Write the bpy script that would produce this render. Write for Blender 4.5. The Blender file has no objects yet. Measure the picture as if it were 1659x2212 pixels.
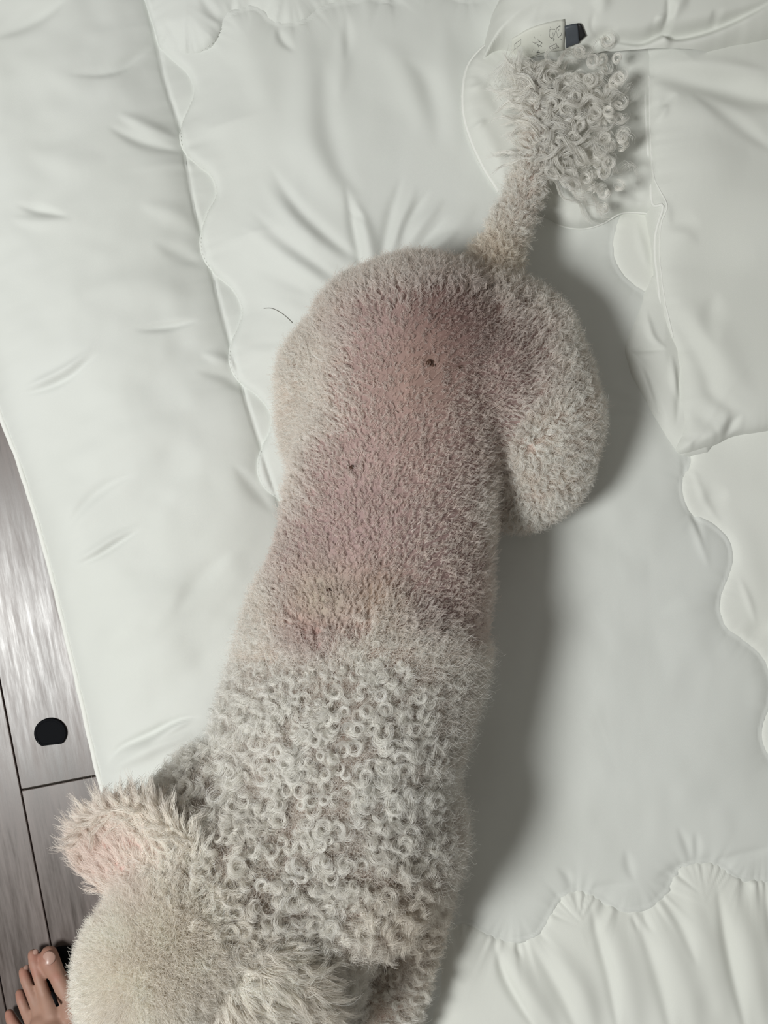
import bpy, bmesh, math
import numpy as np
from mathutils import Vector
from mathutils.bvhtree import BVHTree

# ------------------------------------------------------------------ camera, world, lights, exposure
scene = bpy.context.scene
CAM_H = 1.0
cam_data = bpy.data.cameras.new('camera')
cam = bpy.data.objects.new('camera', cam_data)
scene.collection.objects.link(cam)
cam.location = (0, 0, CAM_H)
cam_data.sensor_fit = 'VERTICAL'
cam_data.sensor_height = 24
cam_data.lens = 24 * CAM_H
cam_data.clip_start = 0.02
scene.camera = cam

world = bpy.data.worlds.new('world')
scene.world = world
world.use_nodes = True
bg = world.node_tree.nodes['Background']
bg.inputs[0].default_value = (1.0, 0.965, 0.88, 1)
bg.inputs[1].default_value = 0.19

def area_lamp(name, loc, target, size, power, col):
    d = bpy.data.lights.new(name, 'AREA')
    d.shape = 'DISK'; d.size = size; d.energy = power; d.color = col
    o = bpy.data.objects.new(name, d)
    scene.collection.objects.link(o)
    o.location = loc
    o.rotation_euler = (Vector(target) - Vector(loc)).to_track_quat('-Z', 'Y').to_euler()
    return o
area_lamp('ceiling_lamp', (-0.95, -0.32, 1.66), (0, 0, 0), 0.46, 29.5, (0.99, 1.0, 0.975))

scene.view_settings.view_transform = 'Standard'
scene.view_settings.look = 'None'
scene.view_settings.gamma = 1.0
scene.view_settings.use_curve_mapping = False
scene.view_settings.exposure = 0.0
scene.cycles.max_bounces = 10
scene.cycles.diffuse_bounces = 8
scene.cycles.transparent_max_bounces = 6
scene.cycles.caustics_reflective = False
scene.cycles.caustics_refractive = False
scene.cycles_curves.shape = 'RIBBONS'

rng = np.random.default_rng(7)
COL = scene.collection
CX, CY = 829.5, 1106.0
Z0 = 0.04                                   # nominal height of the quilt top

# ------------------------------------------------------------------ helpers
def P(px, py, z):
    """photo position (frame 1659x2212) seen at height z -> world point"""
    k = (CAM_H - z) / 2212.0
    return ((px - CX) * k, (CY - py) * k, z)

def conv(pts, z):
    """plan coordinates (at Z0) of an outline that lies at height z"""
    f = (CAM_H - z) / (CAM_H - Z0)
    a = np.array(pts, float)
    return np.stack([CX + (a[:, 0] - CX) * f, CY + (a[:, 1] - CY) * f], 1)

KQ = (CAM_H - Z0) / 2212.0
def q2w(qx, qy):
    return (qx - CX) * KQ, (CY - qy) * KQ
def w2q(x, y):
    return x / KQ + CX, CY - y / KQ

def smooth_poly(pts, n=8, closed=False):
    """Catmull-Rom resample"""
    p = np.array(pts, float)
    m = len(p)
    out = []
    rngi = range(m if closed else m - 1)
    for i in rngi:
        if closed:
            a, b, c, d = p[(i - 1) % m], p[i], p[(i + 1) % m], p[(i + 2) % m]
        else:
            a, b, c, d = p[max(i - 1, 0)], p[i], p[i + 1], p[min(i + 2, m - 1)]
        for t in np.arange(n) / n:
            out.append(0.5 * ((2 * b) + (-a + c) * t + (2 * a - 5 * b + 4 * c - d) * t * t + (-a + 3 * b - 3 * c + d) * t ** 3))
    if not closed:
        out.append(p[-1])
    return np.array(out)

def seg_dist(X, Y, poly, closed=True):
    """distance to polyline and arc length of the nearest point"""
    best = np.full(X.shape, 1e9); arc = np.zeros(X.shape)
    m = len(poly); s0 = 0.0
    for i in range(m if closed else m - 1):
        a = poly[i]; b = poly[(i + 1) % m]
        dx, dy = b - a
        L2 = dx * dx + dy * dy + 1e-9
        t = np.clip(((X - a[0]) * dx + (Y - a[1]) * dy) / L2, 0, 1)
        d = np.hypot(X - a[0] - t * dx, Y - a[1] - t * dy)
        L = math.sqrt(L2)
        k = d < best
        arc = np.where(k, s0 + t * L, arc)
        best = np.where(k, d, best)
        s0 += L
    return best, arc

def inside(X, Y, poly):
    c = np.zeros(X.shape, bool)
    m = len(poly)
    for i in range(m):
        x1, y1 = poly[i]; x2, y2 = poly[(i + 1) % m]
        if y1 == y2: continue
        k = ((y1 > Y) != (y2 > Y)) & (X < (x2 - x1) * (Y - y1) / (y2 - y1) + x1)
        c ^= k
    return c

def sdist(X, Y, poly):
    d, a = seg_dist(X, Y, poly)
    return np.where(inside(X, Y, poly), d, -d), a

def vnoise(X, Y, scale, seed=0, octaves=2):
    """smooth value noise in [-1, 1]"""
    out = np.zeros(X.shape); amp = 1.0; tot = 0
    for o in range(octaves):
        r = np.random.default_rng(seed * 31 + o)
        T = r.uniform(-1, 1, (64, 64))
        u = X / scale * 2 ** o + 17.3; v = Y / scale * 2 ** o + 9.1
        iu = np.floor(u).astype(int); iv = np.floor(v).astype(int)
        fu = u - iu; fv = v - iv
        fu = fu * fu * (3 - 2 * fu); fv = fv * fv * (3 - 2 * fv)
        g = lambda i, j: T[i % 64, j % 64]
        out += amp * ((g(iu, iv) * (1 - fu) + g(iu + 1, iv) * fu) * (1 - fv) + (g(iu, iv + 1) * (1 - fu) + g(iu + 1, iv + 1) * fu) * fv)
        tot += amp; amp *= 0.5
    return out / tot

def sstep(a, b, x):
    t = np.clip((x - a) / (b - a), 0, 1)
    return t * t * (3 - 2 * t)

def strokes(X, Y, lst, ka=1.0, kw=1.0):
    """sum of creases and folds: (points, half width, height mm[, sharp])"""
    out = np.zeros(X.shape)
    for st in lst:
        pts, w, amp = st[:3]
        w = w * 1.3 * kw; amp = amp * 0.6 * ka
        poly = smooth_poly(pts, 5)
        lo = poly.min(0) - 3.5 * w; hi = poly.max(0) + 3.5 * w
        k = (X > lo[0]) & (X < hi[0]) & (Y > lo[1]) & (Y < hi[1])
        if not k.any(): continue
        d, s = seg_dist(X[k], Y[k], poly, closed=False)
        L = np.hypot(*np.diff(poly, axis=0).T).sum()
        tap = np.maximum(np.sin(np.pi * np.clip(s / L, 0.0, 1.0)), 0) ** 1.3
        tap = np.clip(tap, 0, 1)
        wl = w * (0.4 + 0.6 * tap)
        if len(st) > 3 and st[3]:
            prof = np.exp(-np.abs(d) / wl)
        else:
            prof = np.exp(-(d / wl) ** 2)
        out[k] += amp * 0.001 * prof * tap
    return out

def tag(o, label=None, cat=None, group=None, kind=None):
    if label: o['label'] = label
    if cat: o['category'] = cat
    if group: o['group'] = group
    if kind: o['kind'] = kind
    return o

def empty(name, loc):
    o = bpy.data.objects.new(name, None)
    COL.objects.link(o); o.location = loc
    o.empty_display_size = 0.02
    return o

def link_mesh(name, me, mat, parent=None):
    o = bpy.data.objects.new(name, me)
    COL.objects.link(o)
    if mat: me.materials.append(mat)
    if parent is not None:
        o.parent = parent
        o.location = -Vector(parent.location) if parent.parent is None else (0, 0, 0)
        if parent.type != 'EMPTY': o.location = (0, 0, 0)
    return o

def mesh_np(name, V, F, smooth=True):
    me = bpy.data.meshes.new(name)
    V = np.ascontiguousarray(V, np.float32); F = np.ascontiguousarray(F, np.int32)
    n = F.shape[1]
    me.vertices.add(len(V)); me.vertices.foreach_set('co', V.ravel())
    me.loops.add(F.size); me.loops.foreach_set('vertex_index', F.ravel())
    me.polygons.add(len(F)); me.polygons.foreach_set('loop_start', np.arange(0, F.size, n, dtype=np.int32))
    me.polygons.foreach_set('loop_total', np.full(len(F), n, np.int32))
    if smooth: me.polygons.foreach_set('use_smooth', np.ones(len(F), bool))
    me.update(calc_edges=True)
    return me

def tube(name, pts, rad, mat, parent=None, sides=6, ends=True):
    """tube along world points; rad is a number or one per point"""
    p = np.array(pts, float); n = len(p)
    rad = np.broadcast_to(np.array(rad, float), (n,))
    t = np.gradient(p, axis=0); t /= np.linalg.norm(t, axis=1)[:, None] + 1e-12
    up = np.array([0, 0, 1.0])
    s = np.cross(t, up); ln = np.linalg.norm(s, axis=1)[:, None]
    s = np.where(ln < 1e-3, np.array([1.0, 0, 0]), s / (ln + 1e-12)); u = np.cross(s, t)
    a = np.arange(sides) / sides * 2 * np.pi
    V = (p[:, None] + rad[:, None, None] * (np.cos(a)[None, :, None] * s[:, None] + np.sin(a)[None, :, None] * u[:, None])).reshape(-1, 3)
    F = []
    for i in range(n - 1):
        for j in range(sides):
            k = (j + 1) % sides
            F.append((i * sides + j, i * sides + k, (i + 1) * sides + k, (i + 1) * sides + j))
    me = mesh_np(name, V, np.array(F))
    return link_mesh(name, me, mat, parent)

# ------------------------------------------------------------------ materials
def new_mat(name):
    m = bpy.data.materials.new(name); m.use_nodes = True
    nt = m.node_tree
    return m, nt, nt.nodes['Principled BSDF']

def simple(name, col, rough=0.6, spec=0.4):
    m, nt, b = new_mat(name)
    b.inputs['Base Color'].default_value = (*col, 1)
    b.inputs['Roughness'].default_value = rough
    b.inputs['Specular IOR Level'].default_value = spec
    return m

def cloth(name, col, sheen=0.15, weave=0.06, spec=0.25, rough=0.7):
    m, nt, b = new_mat(name)
    N = nt.nodes; L = nt.links
    tc = N.new('ShaderNodeTexCoord')
    mp = N.new('ShaderNodeMapping'); mp.inputs['Rotation'].default_value = (0, 0, 0.24)
    L.new(tc.outputs['Object'], mp.inputs[0])
    w1 = N.new('ShaderNodeTexWave'); w1.bands_direction = 'X'; w1.inputs['Scale'].default_value = 420; w1.inputs['Distortion'].default_value = 1.0
    w2 = N.new('ShaderNodeTexWave'); w2.bands_direction = 'Y'; w2.inputs['Scale'].default_value = 420; w2.inputs['Distortion'].default_value = 1.0
    L.new(mp.outputs[0], w1.inputs[0]); L.new(mp.outputs[0], w2.inputs[0])
    ad = N.new('ShaderNodeMath'); L.new(w1.outputs['Fac'], ad.inputs[0]); L.new(w2.outputs['Fac'], ad.inputs[1])
    ns = N.new('ShaderNodeTexNoise'); ns.inputs['Scale'].default_value = 60; ns.inputs['Detail'].default_value = 4
    L.new(tc.outputs['Object'], ns.inputs[0])
    bp = N.new('ShaderNodeBump'); bp.inputs['Strength'].default_value = weave; bp.inputs['Distance'].default_value = 0.0004
    L.new(ad.outputs[0], bp.inputs['Height'])
    bp2 = N.new('ShaderNodeBump'); bp2.inputs['Strength'].default_value = 0.10; bp2.inputs['Distance'].default_value = 0.0012
    L.new(ns.outputs['Fac'], bp2.inputs['Height']); L.new(bp.outputs[0], bp2.inputs['Normal'])
    L.new(bp2.outputs[0], b.inputs['Normal'])
    n2 = N.new('ShaderNodeTexNoise'); n2.inputs['Scale'].default_value = 5; n2.inputs['Detail'].default_value = 3
    L.new(tc.outputs['Object'], n2.inputs[0])
    cr = N.new('ShaderNodeValToRGB')
    cr.color_ramp.elements[0].position = 0.3; cr.color_ramp.elements[0].color = (col[0] * .965, col[1] * .965, col[2] * .95, 1)
    cr.color_ramp.elements[1].position = 0.7; cr.color_ramp.elements[1].color = (*col, 1)
    L.new(n2.outputs['Fac'], cr.inputs[0]); L.new(cr.outputs[0], b.inputs['Base Color'])
    b.inputs['Roughness'].default_value = rough
    b.inputs['Specular IOR Level'].default_value = spec
    b.inputs['Sheen Weight'].default_value = sheen
    return m

M_cloth = cloth('white_cotton', (0.70, 0.72, 0.695))
M_cloth2 = cloth('white_cotton_blanket', (0.70, 0.715, 0.68))
M_border = cloth('cream_white_cotton', (0.76, 0.775, 0.735))
M_pipe = cloth('white_piping', (0.82, 0.83, 0.80))
M_thread = simple('white_thread', (0.74, 0.75, 0.71), 0.6)
M_shadowthread = simple('seam_thread', (0.42, 0.42, 0.38), 0.8)

def wood_mat():
    m, nt, b = new_mat('grey_wood_laminate')
    N = nt.nodes; L = nt.links
    tc = N.new('ShaderNodeTexCoord')
    oi = N.new('ShaderNodeObjectInfo')
    sc = N.new('ShaderNodeVectorMath'); sc.operation = 'SCALE'; sc.inputs['Scale'].default_value = 7.0
    cx = N.new('ShaderNodeCombineXYZ'); L.new(oi.outputs['Random'], cx.inputs[0]); L.new(oi.outputs['Random'], cx.inputs[1])
    L.new(cx.outputs[0], sc.inputs[0])
    ad = N.new('ShaderNodeVectorMath'); ad.operation = 'ADD'
    L.new(tc.outputs['Object'], ad.inputs[0]); L.new(sc.outputs[0], ad.inputs[1])
    mp = N.new('ShaderNodeMapping'); mp.inputs['Scale'].default_value = (190, 16, 1)
    L.new(ad.outputs[0], mp.inputs[0])
    n1 = N.new('ShaderNodeTexNoise'); n1.inputs['Scale'].default_value = 1.0; n1.inputs['Detail'].default_value = 6; n1.inputs['Roughness'].default_value = 0.65
    L.new(mp.outputs[0], n1.inputs[0])
    mp2 = N.new('ShaderNodeMapping'); mp2.inputs['Scale'].default_value = (28, 5, 1)
    L.new(ad.outputs[0], mp2.inputs[0])
    n2 = N.new('ShaderNodeTexNoise'); n2.inputs['Scale'].default_value = 1.0; n2.inputs['Detail'].default_value = 4
    L.new(mp2.outputs[0], n2.inputs[0])
    mx = N.new('ShaderNodeMath'); mx.operation = 'MULTIPLY_ADD'; mx.inputs[1].default_value = 0.45
    mm = N.new('ShaderNodeMath'); mm.operation = 'MULTIPLY'; mm.inputs[1].default_value = 0.55
    L.new(n2.outputs['Fac'], mm.inputs[0]); L.new(n1.outputs['Fac'], mx.inputs[0]); L.new(mm.outputs[0], mx.inputs[2])
    cr = N.new('ShaderNodeValToRGB')
    e = cr.color_ramp.elements
    e[0].position = 0.36; e[0].color = (0.058, 0.044, 0.038, 1)
    e[1].position = 0.64; e[1].color = (0.165, 0.132, 0.122, 1)
    L.new(mx.outputs[0], cr.inputs[0]); L.new(cr.outputs[0], b.inputs['Base Color'])
    rr = N.new('ShaderNodeMapRange'); rr.inputs['From Min'].default_value = 0.3; rr.inputs['From Max'].default_value = 0.7; rr.inputs['To Min'].default_value = 0.27; rr.inputs['To Max'].default_value = 0.44
    L.new(n1.outputs['Fac'], rr.inputs['Value']); L.new(rr.outputs[0], b.inputs['Roughness'])
    bp = N.new('ShaderNodeBump'); bp.inputs['Strength'].default_value = 0.22; bp.inputs['Distance'].default_value = 0.0004
    L.new(n1.outputs['Fac'], bp.inputs['Height']); L.new(bp.outputs[0], b.inputs['Normal'])
    b.inputs['Specular IOR Level'].default_value = 0.6
    return m
M_wood = wood_mat()
M_groove = simple('dark_groove', (0.03, 0.026, 0.02), 0.9)

# ------------------------------------------------------------------ floor of grey laminate planks
def box_mesh(name, x0, x1, y0, y1, z0, z1, bev):
    bm = bmesh.new()
    bmesh.ops.create_cube(bm, size=1)
    for v in bm.verts:
        v.co = ((x0 + x1) / 2 + v.co.x * (x1 - x0), (y0 + y1) / 2 + v.co.y * (y1 - y0), (z0 + z1) / 2 + v.co.z * (z1 - z0))
    top = [e for e in bm.edges if all(v.co.z > z1 - 1e-6 for v in e.verts)]
    bmesh.ops.bevel(bm, geom=top, offset=bev, segments=1, affect='EDGES')
    me = bpy.data.meshes.new(name); bm.to_mesh(me); bm.free()
    return me
ang = math.atan2(0.19, 0.98)
fo = P(45, 1707, 0)
KF = 1.0 / 2212
floor_me = box_mesh('floor', -2120 * KF, 2750 * KF, -2600 * KF, 3000 * KF, -0.04, -0.0045, 0.001)
for v in floor_me.vertices:
    x_, y_ = v.co.x, v.co.y
    v.co.x = fo[0] + math.cos(ang) * x_ - math.sin(ang) * y_; v.co.y = fo[1] + math.sin(ang) * x_ + math.cos(ang) * y_
floor = link_mesh('floor', floor_me, M_groove)
tag(floor, 'grey brown laminate plank floor', None, None, 'structure')
cols = [-2120, -1870, -1620, -1370, -1120, -870, -620, -370, -122, 0, 250, 500, 750, 1000, 1250, 1500, 1750, 2000, 2250, 2500, 2750]
cuts0 = [-4200, -3100, -2000, -900, 0, 1150, 2200, 3300]
for ci in range(len(cols) - 1):
    off = 0 if cols[ci] == 0 else [430, -560, 520, -450, 560][ci % 5]
    for k in range(len(cuts0) - 1):
        a, b_ = cuts0[k] + off, cuts0[k + 1] + off
        a, b_ = max(a, -3000), min(b_, 2600)
        if b_ - a < 60: continue
        g = 1.3
        x0, x1 = (cols[ci] + g) * KF, (cols[ci + 1] - g) * KF
        y1, y0 = -(a + g * 1.3) * KF, -(b_ - g * 1.3) * KF
        cxm, cym = (x0 + x1) / 2, (y0 + y1) / 2
        me = box_mesh('plank', x0 - cxm, x1 - cxm, y0 - cym, y1 - cym, -0.0045, 0.0, 0.0006)
        o = link_mesh('plank', me, M_wood, floor)
        # plank frame: x across, y along (down the photo is -y), turned slightly
        c, s = math.cos(ang), math.sin(ang)
        o.location = (fo[0] + c * cxm - s * cym, fo[1] + s * cxm + c * cym, 0)
        o.rotation_euler = (0, 0, ang)

# ------------------------------------------------------------------ comforter on the floor
LEFT_EDGE = smooth_poly([(-330, -450), (-250, -50), (-150, 330), (-60, 700), (0, 890), (45, 1010), (100, 1195), (160, 1440), (212, 1668), (255, 1830), (310, 2030), (375, 2260), (470, 2600)], 6)
LEFT_EDGE = conv(LEFT_EDGE, 0.004)
BASE = np.vstack([LEFT_EDGE, [(2200, 2600), (2200, -450)]])
SEAM = smooth_poly([(250, -450), (300, -60), (325, 50), (345, 150), (385, 280), (410, 420), (450, 580), (490, 730), (530, 870), (600, 1090), (660, 1300), (760, 1700)], 6)
SEAM_R = np.vstack([SEAM, [(1400, 2600), (2200, 2600), (2200, -450)]])
SCAL = smooth_poly([(318, -60), (330, 0), (325, 45), (335, 80), (365, 110), (397, 140), (410, 180), (398, 215), (383, 245), (379, 280), (390, 315), (420, 345), (450, 370), (460, 410), (440, 450), (424, 500), (430, 545), (455, 580), (495, 615), (516, 660), (508, 700), (491, 740), (492, 785), (510, 820), (550, 850), (580, 890), (578, 930), (560, 965), (552, 1010), (565, 1050), (600, 1080), (640, 1110), (655, 1160), (640, 1210), (630, 1260), (650, 1310), (700, 1350), (720, 1400), (700, 1460), (740, 1600), (800, 1750), (860, 2000)], 5)
INNER = np.vstack([SCAL, [(900, 2600), (2200, 2600), (2200, -450), (290, -450)]])
TOPB = smooth_poly([(290, -60), (325, 45), (335, 80), (365, 98), (410, 106), (455, 92), (475, 65), (492, 38), (530, 22), (555, 24), (590, 52), (630, 57), (665, 48), (700, 22), (740, 10), (800, 0), (850, 8), (890, -30), (940, -30), (990, 5), (1040, 0), (1090, -40), (1300, -120), (2200, -350)], 5)
TOPB = np.vstack([TOPB, [(2200, -450), (290, -450)]])
BOTB = smooth_poly([(820, 2060), (900, 2020), (960, 1992), (1010, 1986), (1050, 2010), (1090, 2026), (1140, 2022), (1172, 1995), (1195, 1950), (1230, 1922), (1270, 1922), (1310, 1945), (1350, 1960), (1400, 1952), (1435, 1925), (1452, 1890), (1480, 1865), (1530, 1857), (1565, 1870), (1600, 1893), (1650, 1897), (1700, 1885), (1760, 1840), (1840, 1850), (1920, 1860), (2200, 1800)], 5)
BOTB = np.vstack([BOTB, [(2200, 2600), (750, 2600)]])
RIGB = smooth_poly([(1380, 380), (1345, 440), (1323, 500), (1319, 550), (1335, 595), (1365, 622), (1400, 645), (1435, 690), (1440, 750), (1420, 820), (1440, 900), (1488, 985), (1468, 1040), (1472, 1080), (1490, 1112), (1540, 1142), (1568, 1175), (1573, 1220), (1553, 1275), (1547, 1310), (1562, 1355), (1600, 1385), (1640, 1420), (1662, 1470), (1658, 1520), (1642, 1570), (1645, 1610), (1670, 1650), (1730, 1690), (1770, 1750), (1790, 1850)], 5)
RIGB = np.vstack([RIGB, [(2200, 1850), (2200, 380)]])

BASE_ST = [
    ([(-20, 85), (60, 50), (110, 25), (160, -10)], 16, -5), ([(150, 165), (240, 150), (290, 110), (330, 70)], 10, -4),
    ([(100, 150), (200, 190), (300, 140)], 30, 3), ([(30, 440), (90, 455), (150, 470)], 9, -3), ([(20, 470), (90, 480), (160, 478)], 14, 3),
    ([(230, 270), (300, 300), (390, 318)], 12, -4), ([(250, 240), (320, 270), (385, 290)], 14, 4),
    ([(35, 838), (90, 822), (150, 795), (205, 752)], 9, 4), ([(30, 852), (90, 838), (150, 812), (215, 765)], 8, -4),
    ([(290, 715), (360, 705), (430, 690)], 8, -4), ([(330, 520), (390, 545), (440, 570)], 16, -3), ([(300, 440), (380, 460), (430, 500)], 20, 3),
    ([(130, 1155), (180, 1090), (230, 1050), (300, 1020)], 12, -3.5), ([(150, 1225), (200, 1205), (250, 1175), (310, 1140)], 7, -4), ([(150, 1215), (200, 1192), (250, 1160), (300, 1130)], 10, 3),
    ([(215, 1668), (250, 1625), (320, 1590), (390, 1555), (440, 1545)], 9, -6), ([(225, 1685), (265, 1650), (330, 1615), (420, 1580)], 16, 6),
    ([(320, 1605), (370, 1575), (420, 1550)], 8, 4), ([(300, 1690), (360, 1675), (430, 1672)], 8, 3),
    ([(420, 800), (480, 810), (530, 850)], 12, -3), ([(430, 760), (480, 775), (510, 800)], 12, 3), ([(60, 320), (150, 350), (230, 340)], 30, 3), ([(500, 1000), (550, 1060), (590, 1110)], 14, -3),
    ([(130, 1000), (280, 960), (400, 900)], 40, 3), ([(200, 1400), (320, 1340), (450, 1250)], 45, 4), ([(180, 640), (300, 620), (420, 640)], 35, 3),
    ([(380, 1330), (430, 1250), (500, 1190)], 20, -3),
]
INNER_ST = [
    ([(655, 60), (662, 180), (668, 300), (720, 400), (780, 475)], 34, 9), ([(700, 130), (705, 260), (735, 370), (790, 430)], 22, -6),
    ([(750, 30), (752, 100), (745, 140)], 8, -3), ([(735, 60), (738, 140), (730, 230)], 14, 4), ([(430, 180), (470, 260), (500, 340)], 30, 4),
    ([(820, 90), (870, 160), (900, 230), (905, 300)], 26, 5), ([(870, 130), (920, 180), (945, 250), (940, 330)], 20, -5), ([(960, 40), (960, 150), (975, 260), (990, 340)], 24, 5),
    ([(560, 370), (600, 440), (680, 520), (770, 590)], 16, 6), ([(575, 350), (650, 460), (730, 530), (800, 580)], 12, -6), ([(530, 440), (600, 510), (680, 570), (750, 620)], 12, -5),
    ([(520, 480), (600, 545), (680, 600), (740, 640)], 14, 6), ([(520, 560), (600, 600), (680, 640)], 12, -4), ([(500, 600), (590, 650), (680, 680)], 16, 4),
    ([(745, 400), (760, 470), (778, 560), (785, 620)], 9, -7), ([(765, 430), (790, 500), (805, 580), (810, 640)], 13, 8), ([(752, 455), (775, 470), (785, 490)], 5, -3),
    ([(870, 380), (845, 460), (830, 540), (815, 600)], 10, -5), ([(900, 400), (870, 480), (845, 540), (835, 600)], 11, 6), ([(960, 430), (910, 490), (870, 550)], 10, 6),
    ([(930, 410), (880, 480), (860, 540)], 8, -5), ([(970, 465), (920, 520), (880, 570)], 8, -4), ([(990, 500), (940, 535), (890, 555)], 10, 6), ([(1030, 440), (980, 500), (940, 560)], 16, 4),
    ([(595, 50), (612, 90), (640, 120)], 7, -5), ([(455, 110), (510, 150), (530, 220)], 16, -3), ([(400, 230), (440, 330), (510, 420)], 24, -3),
    ([(1010, 10), (1030, 90), (1010, 180)], 26, -4), ([(520, 70), (560, 170), (600, 260)], 30, 4),
    ([(490, 730), (560, 740), (620, 735)], 8, -3), ([(500, 690), (570, 700), (630, 700)], 14, 3),
    ([(1370, 870), (1320, 860), (1290, 840)], 12, -3), ([(1470, 970), (1490, 1080), (1510, 1150), (1525, 1210)], 6, -4), ([(1485, 1100), (1510, 1170), (1528, 1230)], 8, 3),
    ([(1180, 1300), (1280, 1250), (1400, 1240)], 60, 5), ([(1150, 1560), (1300, 1480), (1500, 1500)], 70, 5), ([(1200, 1750), (1350, 1700), (1550, 1700)], 50, 4),
    ([(1420, 1330), (1500, 1300), (1560, 1290)], 16, 3), ([(1240, 640), (1330, 600), (1380, 560)], 30, 3), ([(1250, 560), (1300, 530), (1340, 500)], 20, -3),
    ([(1230, 905), (1300, 895), (1400, 900)], 9, -3), ([(1350, 1830), (1360, 1880), (1372, 1900)], 8, -3), ([(1460, 1780), (1480, 1820), (1490, 1860)], 7, -3), ([(1500, 1790), (1505, 1830), (1508, 1860)], 6, -3),
    ([(1540, 1860), (1600, 1845), (1680, 1825)], 9, -4), ([(1200, 1870), (1225, 1890), (1240, 1925)], 7, -3), ([(1260, 1920), (1310, 1912), (1380, 1905)], 8, -3), ([(1410, 1900), (1450, 1880), (1500, 1860)], 9, -3),
]
BOT_ST = [
    ([(1068, 2030), (1080, 2080), (1102, 2130), (1160, 2225)], 9, -8), ([(1085, 2030), (1115, 2090), (1150, 2150), (1210, 2230)], 20, 9),
    ([(1140, 2030), (1180, 2090), (1220, 2160), (1260, 2260)], 12, -6), ([(1170, 2010), (1220, 2080), (1260, 2150), (1290, 2260)], 20, 8),
    ([(1272, 1940), (1290, 2020), (1315, 2110), (1335, 2240)], 10, -7), ([(1300, 1950), (1325, 2030), (1350, 2130), (1380, 2250)], 26, 8),
    ([(1360, 1965), (1400, 2050), (1430, 2150), (1450, 2260)], 12, -6), ([(1400, 1955), (1440, 2040), (1480, 2140), (1500, 2260)], 26, 8),
    ([(1430, 1940), (1470, 2000), (1500, 2080)], 9, -4), ([(1545, 1900), (1560, 2000), (1580, 2100), (1610, 2240)], 11, -8), ([(1575, 1900), (1600, 2000), (1620, 2100), (1650, 2230)], 24, 8),
    ([(1640, 1900), (1665, 2000), (1690, 2120)], 12, -6), ([(1480, 1900), (1500, 1980), (1530, 2080), (1560, 2200)], 24, 6), ([(1010, 1995), (1000, 2080), (980, 2180)], 30, 4),
    ([(940, 2030), (950, 2120), (960, 2220)], 20, -3), ([(1360, 1960), (1368, 1985), (1378, 2010)], 5, -3), ([(1385, 1960), (1395, 1990), (1410, 2010)], 5, -3), ([(1110, 2030), (1118, 2050), (1128, 2070)], 5, -3),
]
TOP_ST = [([(430, -10), (460, 30), (490, 55)], 9, -4), ([(400, -60), (450, 0), (480, 40)], 18, 4), ([(350, 40), (375, 70), (380, 100)], 8, -3), ([(560, -60), (590, -10), (600, 40)], 16, 4),
          ([(830, -20), (860, 5), (880, 20)], 8, -4), ([(660, -60), (690, -20), (700, 20)], 14, -4), ([(500, -40), (505, 0), (500, 30)], 6, -3)]

def gathers(arc, d, depth, lam, amp, seed):
    """short puckers that run away from a sewn line"""
    r = vnoise(arc, np.zeros_like(arc), lam, seed, 2) + 0.6 * vnoise(arc, np.zeros_like(arc) + 40, lam * 0.4, seed + 3, 1)
    return amp * r * np.exp(-np.abs(d) / depth) * sstep(0, 4, np.abs(d))

def base_z(X, Y):
    dE, aE = seg_dist(X, Y, LEFT_EDGE, False)
    ins = inside(X, Y, BASE)
    dE = np.where(ins, dE, -dE)
    dd = np.maximum(dE, 0)
    z = 0.004 + 0.020 * (1 - np.exp(-dd / 55)) + 0.022 * (1 - np.exp(-dd / 150))
    z = z + gathers(aE, dd, 34, 26, 0.0011, 5)
    dS, aS = seg_dist(X, Y, SEAM, False)
    rs = inside(X, Y, SEAM_R)
    z = z - 0.0085 * np.exp(-np.where(rs, dS * 0.12, dS) / 34) - 0.012 * np.exp(-(np.where(rs, dS * 0.3, dS) / 150) ** 2) * (X < 1100) - 0.002 * np.exp(-(dS / 4) ** 2)
    z = z + gathers(aS, dS, 40, 34, 0.0016, 11)
    dC, _ = sdist(X, Y, INNER)
    z = z - 0.0055 * np.exp(-np.abs(np.minimum(dC, 0)) / 32)
    wx = X + 40 * vnoise(X, Y, 170, 3); wy = Y + 40 * vnoise(X, Y, 170, 4)
    z = z + 0.0060 * vnoise(wx, wy, 190, 21, 2) * sstep(0, 120, dd)
    u = X * 0.35 + Y * 0.94; v = X * 0.94 - Y * 0.35
    z = z + 0.0016 * vnoise(v * 0.45 + 0.3 * wx, u, 60, 8, 2) * sstep(0, 80, dd)
    z = z + strokes(X, Y, BASE_ST, 1.7, 0.85)
    return z

def inner_core(X, Y):
    """smooth stuffing height of the middle panel"""
    dE, _ = seg_dist(X, Y, LEFT_EDGE, False)
    z = 0.004 + 0.020 * (1 - np.exp(-dE / 55)) + 0.014 * (1 - np.exp(-dE / 220))
    return z + 0.005 * vnoise(X, Y, 260, 33, 2)

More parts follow.
